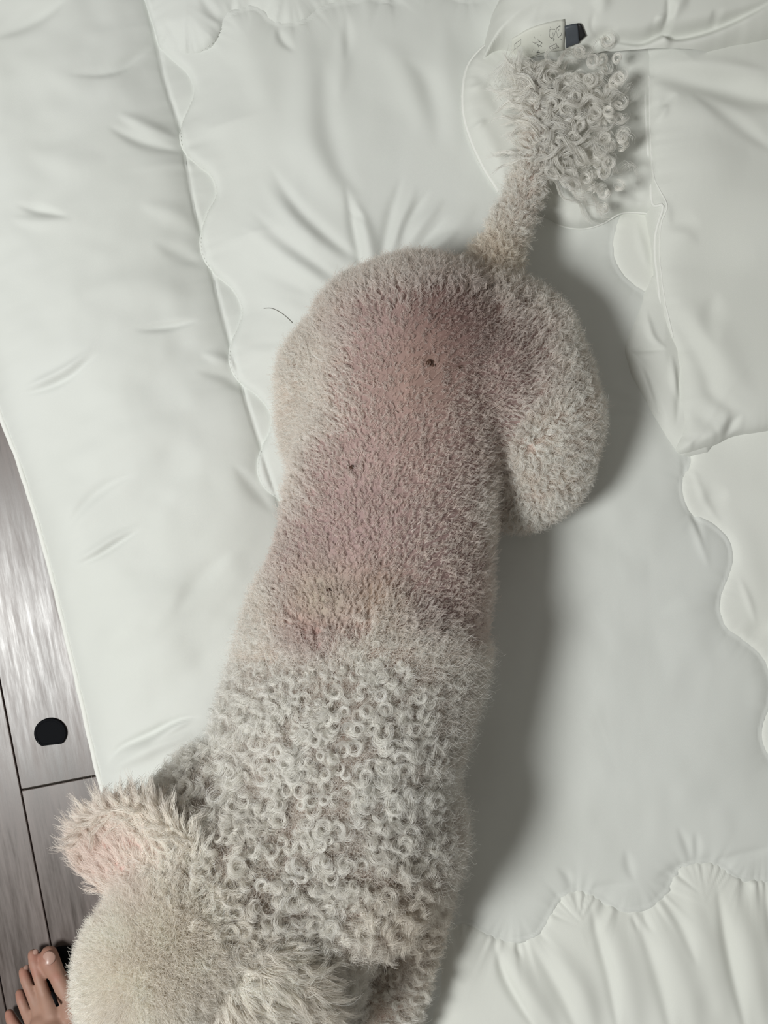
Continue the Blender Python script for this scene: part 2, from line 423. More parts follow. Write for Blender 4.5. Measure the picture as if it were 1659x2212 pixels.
def inner_z(X, Y):
    d, a = sdist(X, Y, INNER)
    b = base_z(X, Y)
    core = inner_core(X, Y) + 0.003 + strokes(X, Y, INNER_ST) + 0.0012 * vnoise(X + 20 * vnoise(X, Y, 90, 5), Y * 0.7, 75, 41, 2)
    dk = np.maximum(d, 0)
    core = core + gathers(a, d, 26, 20, 0.0012, 51) * (Y < 1900)
    # dip towards the right and lower stitched borders
    for B, sd in ((RIGB, 61), (BOTB, 62), (TOPB, 63)):
        e, ea = seg_dist(X, Y, B)
        core = core - 0.012 * sstep(3, 30, np.where(inside(X, Y, B), e, -1.0))
        core = core - 0.0045 * np.exp(-e / 26) + gathers(ea, e, 22, 18, 0.0016 if sd != 61 else 0.0006, sd)
    m = sstep(0, 190, dk)
    top = b + 0.0075 + (core - b - 0.0033) * m
    prof = 1 - np.exp(-dk / 6)
    return np.where(d > 0, b + (top - b) * prof + 0.0004 , b + 0.0007 * d + 0.0004)

def cst(lst, z):
    return [(conv(t[0], z),) + tuple(t[1:]) for t in lst]

def sheet_over(under, poly, rise, edge, st, seed, gl=20, ga=0.0016, gd=30, swell=0.0, swl=80):
    def f(X, Y):
        d, a = sdist(X, Y, poly)
        u = under(X, Y)
        dk = np.maximum(d, 0)
        h = rise * (1 - np.exp(-dk / edge)) + swell * (1 - np.exp(-dk / swl))
        h = h + gathers(a, d, gd, gl, ga, seed) * sstep(0, 10, dk) + strokes(X, Y, st) * sstep(0, 24, dk)
        h = np.maximum(h, 0.0012 * (1 - np.exp(-dk / 4)))
        return np.where(d > 0, u + h, u + 0.0022 * d) + 0.0003
    return f

# underlying smooth field for borders so inner creases fade out below them
def under_border(X, Y):
    return inner_core(X, Y) + 0.003 - 0.0035 + 0.0012 * vnoise(X, Y, 90, 71, 2)
rig_z = sheet_over(under_border, RIGB, 0.0050, 6, [([(1490, 1000), (1520, 1080), (1560, 1140)], 7, 2.0), ([(1590, 1240), (1610, 1290), (1630, 1350)], 6, 2.2), ([(1510, 1080), (1540, 1075), (1570, 1060)], 16, -3), ([(1370, 480), (1385, 540), (1400, 590)], 7, 2), ([(1600, 1370), (1630, 1360), (1670, 1345)], 14, -3), ([(1560, 1080), (1600, 1180), (1640, 1300)], 26, 3)], 81, 18, 0.0007, 18, 0.004)
bot_z = sheet_over(under_border, BOTB, 0.0032, 5, BOT_ST, 82, 17, 0.0030, 30, 0.006, 60)
def under_top(X, Y):
    d, _ = sdist(X, Y, INNER)
    m = sstep(-10, 110, d)
    return (base_z(X, Y) + 0.002) * (1 - m) + under_border(X, Y) * m
top_z = sheet_over(under_top, TOPB, 0.0050, 7, TOP_ST, 83, 18, 0.0022, 26, 0.007, 60)

def outer_roll(X, Y):
    E = np.minimum(np.minimum(2180 - X, 2560 - Y), Y + 420)
    return 1 - np.exp(-np.maximum(E, 0) / 45)

def grid_sheet(name, f, bbox, step, mat, parent, poly=None, margin=9, bottom=None, zoff=0.0):
    x0, x1, y0, y1 = bbox
    nx = int((x1 - x0) / step) + 1; ny = int((y1 - y0) / step) + 1
    X, Y = np.meshgrid(np.linspace(x0, x1, nx), np.linspace(y0, y1, ny))
    keep = np.ones(X.shape, bool)
    if poly is not None:
        d, _ = sdist(X, Y, poly)
        keep = d > -margin
    Z = np.maximum((f(X, Y) + zoff) * outer_roll(X, Y), 0.0002)
    wx, wy = q2w(X, Y)
    idx = -np.ones(X.shape, int); idx[keep] = np.arange(keep.sum())
    V = np.stack([wx[keep], wy[keep], Z[keep]], 1)
    a, b, c, d_ = idx[:-1, :-1], idx[:-1, 1:], idx[1:, 1:], idx[1:, :-1]
    ok = (a >= 0) & (b >= 0) & (c >= 0) & (d_ >= 0)
    F = np.stack([a[ok], d_[ok], c[ok], b[ok]], 1)
    return link_mesh(name, mesh_np(name, V, F), mat, parent)

comforter = empty('comforter', (0.1, 0, 0))
tag(comforter, 'large white padded comforter with scalloped stitched borders spread on the floor', 'comforter')
def base_mesh():
    """plan grid that follows the left edge so the edge is clean, with a side wall to the floor"""
    rows = np.linspace(-420, 2560, 690)
    e = smooth_poly(LEFT_EDGE, 1)
    ex = np.interp(rows, LEFT_EDGE[:, 1], LEFT_EDGE[:, 0])
    t = np.concatenate([np.linspace(0, 60, 20)[:-1], np.arange(60, 750, 4.6), np.arange(750, 2400, 14)]); t = t / t[-1]
    X = ex[:, None] + t[None, :] * (2180 - ex[:, None])
    Y = np.repeat(rows[:, None], X.shape[1], 1)
    Z = base_z(X, Y)
    inn = (inside(X, Y, INNER)) & (sdist(X, Y, INNER)[0] > 14)
    Z = np.where(inn, Z - 0.008, Z)
    Z = np.maximum(Z * outer_roll(X, Y), 0.0002)
    wx, wy = q2w(X, Y)
    # first column: floor level wall
    wx = np.concatenate([wx[:, :1] + 0.0015, wx], 1); wy = np.concatenate([wy[:, :1], wy], 1); Z = np.concatenate([np.full((len(rows), 1), 0.0002), Z], 1)
    n, m = wx.shape
    V = np.stack([wx, wy, Z], 2).reshape(-1, 3)
    I = np.arange(n * m).reshape(n, m)
    F = np.stack([I[:-1, :-1].ravel(), I[1:, :-1].ravel(), I[1:, 1:].ravel(), I[:-1, 1:].ravel()], 1)
    return mesh_np('comforter_base', V, F)
link_mesh('outer_layer', base_mesh(), M_cloth, comforter)
grid_sheet('middle_panel', inner_z, (285, 2180, -420, 2560), 4.5, M_cloth, comforter, INNER)
b1 = grid_sheet('scalloped_border', top_z, (280, 2180, -420, 150), 4.0, M_cloth, comforter, TOPB)
b2 = grid_sheet('scalloped_border', bot_z, (745, 2180, 1795, 2560), 4.0, M_border, comforter, BOTB)
b3 = grid_sheet('scalloped_border', rig_z, (1300, 2180, 370, 1860), 4.0, M_border, comforter, RIGB)

def line_on(f, poly, lift=0.0006):
    Z = f(poly[:, 0], poly[:, 1]) + lift
    wx, wy = q2w(poly[:, 0], poly[:, 1])
    return np.stack([wx, wy, Z], 1)

# piping along the comforter's left edge
pe = smooth_poly(LEFT_EDGE, 3)
wv = 1.2 * vnoise(pe[:, 1], pe[:, 0] * 0, 24, 91, 2)
px_, py_ = q2w(pe[:, 0] + wv, pe[:, 1])
tube('piping', np.stack([px_, py_, np.full(len(pe), 0.0042)], 1), 0.0030, M_pipe, comforter, 8)

def stitches(name, f, poly, parent, mat, dash=5.0, gap=4.0, r=0.00028, lift=0.0003):
    """dashes of thread along a sewn line, joined as one part"""
    seg = np.hypot(*np.diff(poly, axis=0).T); s = np.concatenate([[0], np.cumsum(seg)])
    V = []; F = []
    pos = 0.0
    st = np.arange(0, s[-1] - dash, dash + gap)
    ax = np.interp(st, s, poly[:, 0]); ay = np.interp(st, s, poly[:, 1])
    bx = np.interp(st + dash, s, poly[:, 0]); by = np.interp(st + dash, s, poly[:, 1])
    za = f(ax, ay) + lift; zb = f(bx, by) + lift
    for i in range(len(st)):
        p = np.array([*q2w(ax[i], ay[i]), za[i]]); q = np.array([*q2w(bx[i], by[i]), zb[i]])
        t = q - p; L = np.linalg.norm(t)
        if L < 1e-6: continue
        t /= L; sd = np.array([-t[1], t[0], 0]); sd /= np.linalg.norm(sd) + 1e-9
        k = len(V)
        m_ = (p + q) / 2 + np.array([0, 0, r * 1.2])
        V += [p, m_ - sd * r * 1.4, m_ + sd * r * 1.4, q, (p + q) / 2 - np.array([0, 0, r])]
        F += [(k, k + 1, k + 2), (k + 3, k + 2, k + 1), (k, k + 4, k + 1), (k + 3, k + 1, k + 4)]
    me = mesh_np(name, np.array(V), np.array(F), False)
    o = link_mesh(name, me, mat, parent); o['kind'] = 'stuff'
    return o
stitches('stitching', inner_z, SCAL[32:-20] + np.array([2.5, 0]), comforter, M_thread)
stitches('stitching', bot_z, BOTB[4:-12] + np.array([0.5, 3.0]), comforter, M_thread)
stitches('stitching', rig_z, RIGB[4:-4] + np.array([3.0, 0.5]), comforter, M_thread)
stitches('stitching', top_z, TOPB[22:-30] + np.array([0, -2.5]), comforter, M_thread)

# ------------------------------------------------------------------ folded blanket at the top right
blanket = empty('folded_blanket', (0.3, 0.3, 0.04))
tag(blanket, 'white cotton blanket folded back in layers at the upper right of the comforter', 'blanket')
LOBE = conv(smooth_poly([(1125, 45), (1080, 66), (1040, 96), (1010, 135), (997, 190), (999, 250), (1016, 305), (1045, 362), (1080, 412), (1130, 448), (1185, 466), (1225, 486), (1265, 489), (1305, 478), (1340, 458), (1370, 455), (1410, 461), (1500, 470), (1700, 500), (2000, 520)], 5), 0.055)
LOBE = np.vstack([LOBE, [(2200, 520), (2200, -450), (1200, -450), (1140, -100)]])
def z_under(X, Y): return inner_z(X, Y)
LOBE_ST = [([(1250, 110), (1310, 190), (1350, 300), (1385, 400)], 50, -26), ([(1020, 160), (1060, 200), (1080, 260)], 14, -4), ([(1005, 200), (1040, 190), (1060, 160)], 6, 3), ([(1012, 285), (1035, 275), (1050, 262)], 5, 3), ([(1040, 340), (1060, 345), (1075, 370)], 6, -3), ([(1290, 420), (1310, 440), (1350, 452)], 12, -5), ([(1350, 380), (1370, 420), (1400, 440)], 12, -5), ([(1330, 400), (1360, 400), (1395, 420)], 14, 5), ([(1200, 360), (1290, 355), (1340, 390)], 24, -7), ([(1020, 240), (1060, 320), (1100, 400)], 16, 4)]
def under_lobe(X, Y):
    return inner_core(X, Y) + 0.004
lobe_z = sheet_over(under_lobe, LOBE, 0.014, 7, cst(LOBE_ST, 0.055), 101, 26, 0.0016, 24, 0.010, 60)
grid_sheet('lower_layer', lobe_z, (970, 2180, -420, 560), 3.6, M_cloth2, blanket, LOBE)
# inside of the pocket the tail lies in is lower
FLAP = conv(smooth_poly([(1390, 40), (1396, 120), (1400, 200), (1404, 290), (1407, 350), (1411, 420), (1422, 500), (1430, 600), (1444, 690), (1470, 755), (1476, 830), (1486, 910), (1480, 960), (1492, 976), (1520, 974), (1570, 958), (1608, 940), (1659, 932), (1760, 920), (2050, 900)], 5), 0.075)
FLAP = np.vstack([FLAP, [(2200, 900), (2200, 0)]])
FLAP_ST = [([(1420, 410), (1440, 440), (1460, 480)], 9, 4), ([(1430, 460), (1470, 470), (1520, 480)], 14, -4), ([(1430, 640), (1490, 700), (1540, 790), (1560, 850), (1640, 900)], 16, -7), ([(1460, 620), (1530, 700), (1590, 800), (1650, 860)], 30, 6), ([(1500, 870), (1540, 900), (1570, 940)], 16, -5), ([(1520, 960), (1570, 920), (1590, 880)], 12, 6), ([(1590, 950), (1600, 910), (1620, 890)], 8, -6),
           ([(1380, 138), (1480, 160), (1560, 178), (1640, 205), (1740, 230)], 24, -17), ([(1440, 128), (1540, 140), (1660, 150)], 14, 7), ([(1500, 190), (1580, 250), (1680, 330)], 14, -6), ([(1420, 190), (1480, 230), (1560, 240), (1660, 300)], 24, 4), ([(1430, 220), (1450, 205), (1470, 195)], 8, -4), ([(1420, 250), (1435, 240), (1450, 215)], 7, 4), ([(1440, 330), (1520, 350), (1620, 330)], 40, 4), ([(1440, 560), (1520, 560), (1640, 540)], 40, -4), ([(1440, 490), (1480, 500), (1520, 520)], 12, 3), ([(1420, 640), (1450, 650), (1480, 640)], 8, -3), ([(1560, 620), (1545, 690), (1560, 740)], 18, -5)]
def under_flap(X, Y):
    d, a = sdist(X, Y, LOBE)
    return inner_core(X, Y) + 0.004 + 0.010 * sstep(-120, 60, d)
flap_z = sheet_over(under_flap, FLAP, 0.012, 7, cst(FLAP_ST, 0.08), 111, 30, 0.0016, 30, 0.014, 45)
FACET = conv([(1424, 575), (1396, 640), (1372, 692), (1352, 742), (1358, 778), (1370, 815), (1402, 866), (1425, 905), (1447, 938), (1472, 972), (1500, 985), (1560, 960), (1540, 800), (1490, 640)], 0.06)
FACET = smooth_poly(FACET, 3, True)
FACET_ST = [([(1352, 742), (1375, 752), (1410, 752), (1450, 751)], 5, -4), ([(1400, 660), (1412, 720), (1440, 748), (1450, 750)], 6, 4), ([(1360, 752), (1395, 790), (1420, 850), (1445, 930), (1465, 970)], 6, -5), ([(1352, 745), (1385, 775), (1408, 830), (1440, 915)], 7, 5), ([(1470, 780), (1475, 850), (1468, 920)], 7, -5), ([(1455, 760), (1462, 820), (1474, 870)], 6, 4), ([(1400, 862), (1425, 880), (1440, 890)], 5, -4)]
facet_z = sheet_over(lambda X, Y: inner_core(X, Y) + 0.002, FACET, 0.007, 8, cst(FACET_ST, 0.06), 121, 30, 0.0006, 20, 0.010, 50)
grid_sheet('folded_corner', facet_z, (1330, 1600, 540, 1010), 3.2, M_cloth2, blanket, FACET)
grid_sheet('upper_flap', flap_z, (1370, 2180, 0, 1010), 3.6, M_cloth2, blanket, FLAP)
ROLL = conv(smooth_poly([(1040, 110), (1080, 80), (1110, 84), (1130, 95), (1180, 104), (1240, 100), (1290, 106), (1340, 112), (1400, 120), (1450, 121), (1520, 114), (1590, 98), (1659, 84), (1760, 60), (2050, 10)], 5), 0.095)
ROLL = np.vstack([ROLL, [(2200, 0), (2200, -450), (1240, -450), (1150, -200), (1100, -40), (1060, 40)]])
ROLL_ST = [([(1262, 92), (1300, 66), (1340, 52)], 7, -7), ([(1285, 20), (1282, 50), (1310, 62), (1350, 68), (1400, 68), (1440, 52), (1462, 58), (1500, 56), (1560, 42), (1640, 12), (1700, -20)], 9, -24), ([(1310, 68), (1318, 85), (1330, 100)], 6, 5), ([(1295, 30), (1300, 10), (1290, -20)], 12, 5), ([(1440, 50), (1448, 20), (1440, -10)], 6, -6), ([(1452, 45), (1465, 10), (1490, -20)], 10, 6), ([(1420, 30), (1430, 40), (1440, 48)], 9, 5),
           ([(1110, 40), (1170, 22), (1240, 20)], 16, -5), ([(1100, 60), (1180, 48), (1260, 40)], 14, 4), ([(1440, 60), (1446, 75), (1450, 95)], 8, 4), ([(1330, 85), (1360, 96), (1400, 108)], 8, -4), ([(1540, 20), (1550, 30), (1560, 42)], 8, -4)]
roll_z = sheet_over(under_lobe, ROLL, 0.036, 12, cst(ROLL_ST, 0.10), 131, 40, 0.0015, 30, 0.026, 50)
grid_sheet('rolled_edge', roll_z, (1020, 2180, -420, 150), 3.0, M_cloth2, blanket, ROLL)
def pipe_poly(f, pl, r, name='piping', par=None, lift=0.0):
    pl = smooth_poly(pl, 4)
    return tube(name, line_on(f, pl, lift), r, M_pipe, par, 6)
pipe_poly(flap_z, conv([(1403, 125), (1405, 200), (1409, 290), (1413, 350), (1419, 430), (1436, 442), (1428, 500), (1437, 600), (1451, 690), (1478, 760), (1480, 830), (1491, 910)], 0.075), 0.0016, par=blanket)
pipe_poly(flap_z, conv([(1411, 150), (1414, 290), (1422, 380), (1444, 438), (1436, 480), (1439, 560), (1452, 650), (1470, 720)], 0.076), 0.0007, par=blanket)
pipe_poly(lobe_z, conv([(1060, 84), (1015, 132), (1001, 190), (1003, 250), (1020, 305), (1048, 362), (1078, 408)], 0.052), 0.0016, par=blanket)
pipe_poly(lobe_z, conv([(1190, 470), (1225, 486), (1265, 489), (1305, 478), (1340, 458), (1370, 455), (1408, 460)], 0.052), 0.0010, par=blanket)

# care label, grey tab and its black slider: cloth strips draped on the roll
def draped_patch(name, f, corners, mat, parent, lift=0.0012, nu=14, nv=8, thick=0.0005, bulge=0.0, z=0.085):
    """corners: top-left, top-right, bottom-right, bottom-left in the photo"""
    c = np.array(corners, float)
    u = np.linspace(0, 1, nu)[None, :, None]; v = np.linspace(0, 1, nv)[:, None, None]
    Q = (c[0] * (1 - u) + c[1] * u) * (1 - v) + (c[3] * (1 - u) + c[2] * u) * v
    Q = conv(Q.reshape(-1, 2), z).reshape(nv, nu, 2)
    Z = f(Q[..., 0], Q[..., 1])
    for _ in range(4):
        Zp = np.pad(Z, 1, mode='edge'); Z = (Zp[:-2, 1:-1] + Zp[2:, 1:-1] + Zp[1:-1, :-2] + Zp[1:-1, 2:] + 2 * Z) / 6
    Z = Z + lift + bulge * np.sin(np.pi * np.linspace(0, 1, nu))[None, :]
    wx, wy = q2w(Q[..., 0], Q[..., 1])
    T = np.stack([wx, wy, Z], 2).reshape(-1, 3); B = T - np.array([0, 0, thick])
    I = np.arange(nu * nv).reshape(nv, nu); n = nu * nv
    F = [tuple(x) for x in np.stack([I[:-1, :-1].ravel(), I[1:, :-1].ravel(), I[1:, 1:].ravel(), I[:-1, 1:].ravel()], 1)]
    F += [(a + n, d + n, c_ + n, b + n) for a, b, c_, d in F]
    ring = list(I[0, :]) + list(I[1:, -1]) + list(I[-1, -2::-1]) + list(I[-2:0:-1, 0])
    for i in range(len(ring)):
        a, b = ring[i], ring[(i + 1) % len(ring)]
        F.append((a, b, b + n, a + n))
    o = link_mesh(name, mesh_np(name, np.vstack([T, B]), np.array(F)), mat, parent)
    def at(uu, vv):
        i = vv * (nv - 1); j = uu * (nu - 1)
        i0 = int(min(i, nv - 2)); j0 = int(min(j, nu - 2)); fi = i - i0; fj = j - j0
        G = T.reshape(nv, nu, 3)
        return (G[i0, j0] * (1 - fj) + G[i0, j0 + 1] * fj) * (1 - fi) + (G[i0 + 1, j0] * (1 - fj) + G[i0 + 1, j0 + 1] * fj) * fi
    return o, at
M_label = simple('label_satin', (0.68, 0.69, 0.63), 0.6)
M_ink = simple('label_ink', (0.05, 0.05, 0.05), 0.8)
M_tab = simple('grey_satin', (0.075, 0.085, 0.10), 0.45)
M_black = simple('black_plastic', (0.010, 0.010, 0.011), 0.45)
lab, at = draped_patch('care_label', roll_z, [(1108, 76), (1214, 56), (1222, 99), (1112, 108)], M_label, blanket, bulge=0.001, lift=0.0022)
lab['label'] = 'printed off-white care label'
def mark(lines, r=0.00018):
    bm = bmesh.new()
    V = []; F = []
    for ln in lines:
        pts = np.array([at(u, v) for u, v in ln]) + np.array([0, 0, 0.0003])
        for i in range(len(pts) - 1):
            p, q = pts[i], pts[i + 1]; t = q - p; t /= np.linalg.norm(t) + 1e-9
            s = np.array([-t[1], t[0], 0]) * r
            k = len(V)
            V += [p - s, p + s, q + s, q - s, p - s - [0, 0, .0003], p + s - [0, 0, .0003], q + s - [0, 0, .0003], q - s - [0, 0, .0003]]
            F += [(k, k + 3, k + 2, k + 1), (k + 4, k + 5, k + 6, k + 7), (k, k + 1, k + 5, k + 4), (k + 2, k + 3, k + 7, k + 6), (k + 1, k + 2, k + 6, k + 5), (k, k + 4, k + 7, k + 3)]
    bm.free()
    return link_mesh('printed_symbol', mesh_np('printed_symbol', np.array(V), np.array(F), False), M_ink, lab)
mark([[(.70, .30), (.69, .55), (.75, .62), (.82, .38), (.87, .62), (.93, .55), (.90, .24), (.84, .30), (.78, .58)], [(.70, .22), (.94, .70)], [(.86, .14), (.72, .78)], [(.70, .30), (.80, .34)], [(.76, .44), (.78, .70), (.88, .36)]])
mark([[(.40, .40), (.39, .85)], [(.40, .40), (.50, .78), (.56, .70), (.47, .55)], [(.37, .55), (.56, .80)], [(.53, .42), (.41, .80)], [(.42, .60), (.52, .64)]])
mark([[(.70, .86), (.84, .78), (.86, .90), (.75, .97), (.70, .86)], [(.74, .82), (.80, .96)], [(.86, .84), (.90, .92)]])
mark([[(.05, .28), (.16, .26), (.165, .42), (.055, .44), (.05, .28)]])
mark([[(.47, .93), (.53, .97)], [(.50, .88), (.48, .97)]], 0.0003)
M_lab2 = simple('label_white', (0.80, 0.80, 0.76), 0.5)
tab, _ = draped_patch('fabric_tab', roll_z, [(1215, 68), (1244, 63), (1252, 92), (1226, 97)], M_tab, blanket, 0.0030, 8, 6, 0.0012, 0.0012)
tab['label'] = 'dark grey satin tab beside the care label'
sl, _ = draped_patch('zip_slider', roll_z, [(1241, 64), (1250, 66), (1263, 84), (1252, 91)], M_black, blanket, 0.0040, 6, 6, 0.002, 0.001)

# ------------------------------------------------------------------ black cap lying on the floor
disc = bmesh.new()
dc = P(110, 1583, 0)
ring = []
N_ = 48
for lvl, (zz, k) in enumerate([(0.0002, 0.97), (0.0008, 1.0), (0.0022, 1.0), (0.0030, 0.95), (0.0032, 0.86), (0.0027, 0.80)]):
    r_ = []
    for i in range(N_):
        a = i / N_ * 2 * math.pi
        x, y = math.cos(a) * 0.0158 * k, math.sin(a) * 0.0148 * k
        x2 = x; y2 = max(y, (-0.0115 + 0.12 * x) * k)
        r_.append(disc.verts.new((x2, y2, zz)))
    ring.append(r_)
for a, b in zip(ring[:-1], ring[1:]):
    for i in range(N_):
        disc.faces.new((a[i], a[(i + 1) % N_], b[(i + 1) % N_], b[i]))
disc.faces.new(ring[-1]); disc.faces.new(ring[0][::-1])
dm = bpy.data.meshes.new('black_cap'); disc.to_mesh(dm); disc.free()
M_cap = simple('matte_black_rubber', (0.004, 0.0045, 0.006), 0.8, 0.12)
cap = link_mesh('round_cap', dm, M_cap)
cap.location = (dc[0], dc[1], 0)
tag(cap, 'small black round rubber cap with one flat side lying on the grey plank', 'cap')
cm = bmesh.new()
bmesh.ops.create_uvsphere(cm, u_segments=8, v_segments=6, radius=0.0007)
cme = bpy.data.meshes.new('nick'); cm.to_mesh(cme); cm.free()
nk = link_mesh('nick', cme, simple('grey_nick', (0.08, 0.08, 0.08), 0.4), cap)
nk.location = (-0.0115, -0.0085, 0.0027)

# ------------------------------------------------------------------ implicit body builder
def blob_mesh(name, balls, voxel, smooth_it=6, smooth_f=0.6):
    """union of tapered capsules [(pts with radius), ...] fused into one continuous surface"""
    bm = bmesh.new()
    for chain in balls:
        ch = np.array(chain, float)
        pts = [ch[0]]
        for a, b in zip(ch[:-1], ch[1:]):
            L = np.linalg.norm(b[:3] - a[:3])
            n = max(1, int(math.ceil(L / (0.28 * max(min(a[3], b[3]), 0.004)))))
            for i in range(1, n + 1):
                pts.append(a + (b - a) * i / n)
        for p in pts:
            m = bmesh.ops.create_icosphere(bm, subdivisions=3 if p[3] > 0.012 else 2, radius=p[3])
            bmesh.ops.translate(bm, verts=m['verts'], vec=p[:3])
    me = bpy.data.meshes.new(name); bm.to_mesh(me); bm.free()
    o = bpy.data.objects.new(name, me); COL.objects.link(o)
    r = o.modifiers.new('r', 'REMESH'); r.mode = 'VOXEL'; r.voxel_size = voxel
    s = o.modifiers.new('s', 'SMOOTH'); s.iterations = smooth_it; s.factor = smooth_f
    dg = bpy.context.evaluated_depsgraph_get()
    me2 = bpy.data.meshes.new_from_object(o.evaluated_get(dg))
    bpy.data.objects.remove(o); bpy.data.meshes.remove(me)
    me2.name = name
    me2.polygons.foreach_set('use_smooth', np.ones(len(me2.polygons), bool))
    return me2

def B(px, py, z, r):
    x, y, z = P(px, py, z)
    return (x, y, z, r)

# ------------------------------------------------------------------ the dog
dog = empty('dog', P(840, 1300, 0.045))
tag(dog, 'curly white poodle type dog lying on the comforter, pink clipped back, seen from above', 'dog')
BODY = [
    [B(900, 770, .122, .082), B(868, 950, .126, .083), B(842, 1100, .126, .086), B(822, 1250, .130, .093), B(787, 1400, .134, .100), B(745, 1550, .142, .097), B(712, 1700, .150, .093), B(725, 1830, .150, .085)],
    [B(815, 725, .115, .054), B(930, 740, .120, .057), B(1020, 730, .115, .056)],
    [B(850, 800, .11, .07), B(760, 830, .095, .062), B(740, 930, .085, .052)],
    [B(1040, 730, .11, .055), B(1120, 745, .10, .046), B(1150, 830, .095, .048)],
    [B(1000, 820, .115, .07), B(1050, 860, .108, .062), B(1065, 950, .098, .050)],
    [B(960, 800, .11, .075), B(1105, 830, .098, .062), B(1132, 905, .096, .063), B(1140, 990, .088, .052), B(1118, 1045, .080, .038)],
    [B(1118, 1030, .075, .03), B(1180, 900, .066, .018), B(1060, 1090, .062, .016)],
    [B(740, 940, .075, .03), B(700, 800, .064, .018), B(740, 1040, .062, .016)],
    # shoulders, forelegs
    [B(800, 1790, .14, .075), B(850, 1850, .115, .050), B(872, 1950, .090, .034), B(850, 2080, .078, .028), B(825, 2200, .068, .024), B(800, 2330, .062, .024)],
    [B(600, 1820, .14, .075), B(560, 1950, .105, .045), B(520, 2100, .080, .028), B(500, 2250, .066, .024), B(490, 2330, .062, .024)],
    [B(690, 1850, .14, .075), B(660, 1980, .125, .058), B(650, 2120, .100, .046), B(660, 2230, .085, .036)],
    # neck and head
    [B(690, 1760, .155, .085), B(590, 1850, .175, .075), B(480, 1940, .205, .062), B(390, 2020, .232, .050)],
    [B(400, 2010, .238, .046), B(325, 2085, .252, .043), B(300, 2130, .245, .036)],
    [B(300, 2120, .232, .030), B(268, 2190, .205, .021), B(245, 2245, .190, .017)],
    [B(600, 1760, .15, .075), B(490, 1800, .165, .062), B(420, 1880, .20, .052)],
    # tail
    [B(1010, 670, .118, .030), B(1052, 610, .112, .020), B(1085, 530, .096, .0135), B(1128, 430, .086, .011), B(1155, 340, .082, .0095), B(1160, 250, .084, .008), B(1135, 165, .086, .006)],
]
body_me = blob_mesh('body', BODY, 0.0042, 10, 0.6)

M_skin, nt, b_ = new_mat('dog_skin')
at_ = nt.nodes.new('ShaderNodeAttribute'); at_.attribute_name = 'tone'
nz = nt.nodes.new('ShaderNodeTexNoise'); nz.inputs['Scale'].default_value = 90; nz.inputs['Detail'].default_value = 5
tc_ = nt.nodes.new('ShaderNodeTexCoord'); nt.links.new(tc_.outputs['Object'], nz.inputs[0])
mr = nt.nodes.new('ShaderNodeMapRange'); mr.inputs['From Min'].default_value = .3; mr.inputs['From Max'].default_value = .7; mr.inputs['To Min'].default_value = 0.86; mr.inputs['To Max'].default_value = 1.08
nt.links.new(nz.outputs['Fac'], mr.inputs['Value'])
vm = nt.nodes.new('ShaderNodeVectorMath'); vm.operation = 'SCALE'
nt.links.new(at_.outputs['Color'], vm.inputs[0]); nt.links.new(mr.outputs[0], vm.inputs['Scale'])
nt.links.new(vm.outputs[0], b_.inputs['Base Color'])
b_.inputs['Roughness'].default_value = 0.6; b_.inputs['Specular IOR Level'].default_value = 0.25
b_.inputs['Subsurface Weight'].default_value = 0.0
bpn = nt.nodes.new('ShaderNodeBump'); bpn.inputs['Strength'].default_value = 0.3; bpn.inputs['Distance'].default_value = 0.001
nt.links.new(nz.outputs['Fac'], bpn.inputs['Height']); nt.links.new(bpn.outputs[0], b_.inputs['Normal'])

# where the clipped pink area lies on the animal, in plan coordinates of the back
BACK = smooth_poly([(735, 655), (860, 615), (1000, 610), (1130, 655), (1205, 730), (1200, 810), (1135, 900), (1085, 980), (1075, 1100), (1085, 1250), (1060, 1380), (990, 1400), (900, 1345), (830, 1310), (760, 1390), (640, 1400), (600, 1360), (560, 1250), (590, 1130), (640, 1030), (700, 930), (722, 800)], 4, True)
def proj(W):
    k = 2212.0 / (CAM_H - W[:, 2])
    return CX + W[:, 0] * k, CY - W[:, 1] * k
SPOTS = [  # px, py, radius, colour, strength
    (955, 690, 130, (.29, .18, .165), .9), (900, 820, 120, (.46, .30, .235), .55), (780, 700, 90, (.53, .38, .36), .6), (870, 980, 130, (.53, .37, .335), .6), (1100, 790, 100, (.40, .27, .255), .5),
    (770, 1120, 130, (.53, .375, .365), .6), (740, 1210, 110, (.53, .38, .37), .5), (665, 1372, 55, (.52, .28, .27), .9), (820, 1290, 70, (.50, .38, .27), .7), (925, 1320, 70, (.36, .24, .23), .7), (690, 1290, 70, (.60, .55, .44), .8),
    (250, 1860, 90, (.74, .50, .46), .9), (330, 1790, 70, (.66, .46, .42), .8), (600, 2120, 110, (.74, .50, .47), .9), (640, 2180, 80, (.74, .48, .45), .9), (1145, 230, 80, (.60, .42, .40), .8),
    (927, 783, 9, (.13, .08, .05), .9), (990, 793, 6, (.12, .06, .05), .9), (760, 1010, 6, (.15, .06, .05), .9), (620, 1368, 9, (.42, .14, .15), .8), (710, 1375, 8, (.42, .15, .15), .8), (712, 1275, 14, (.20, .13, .09), .7),
]
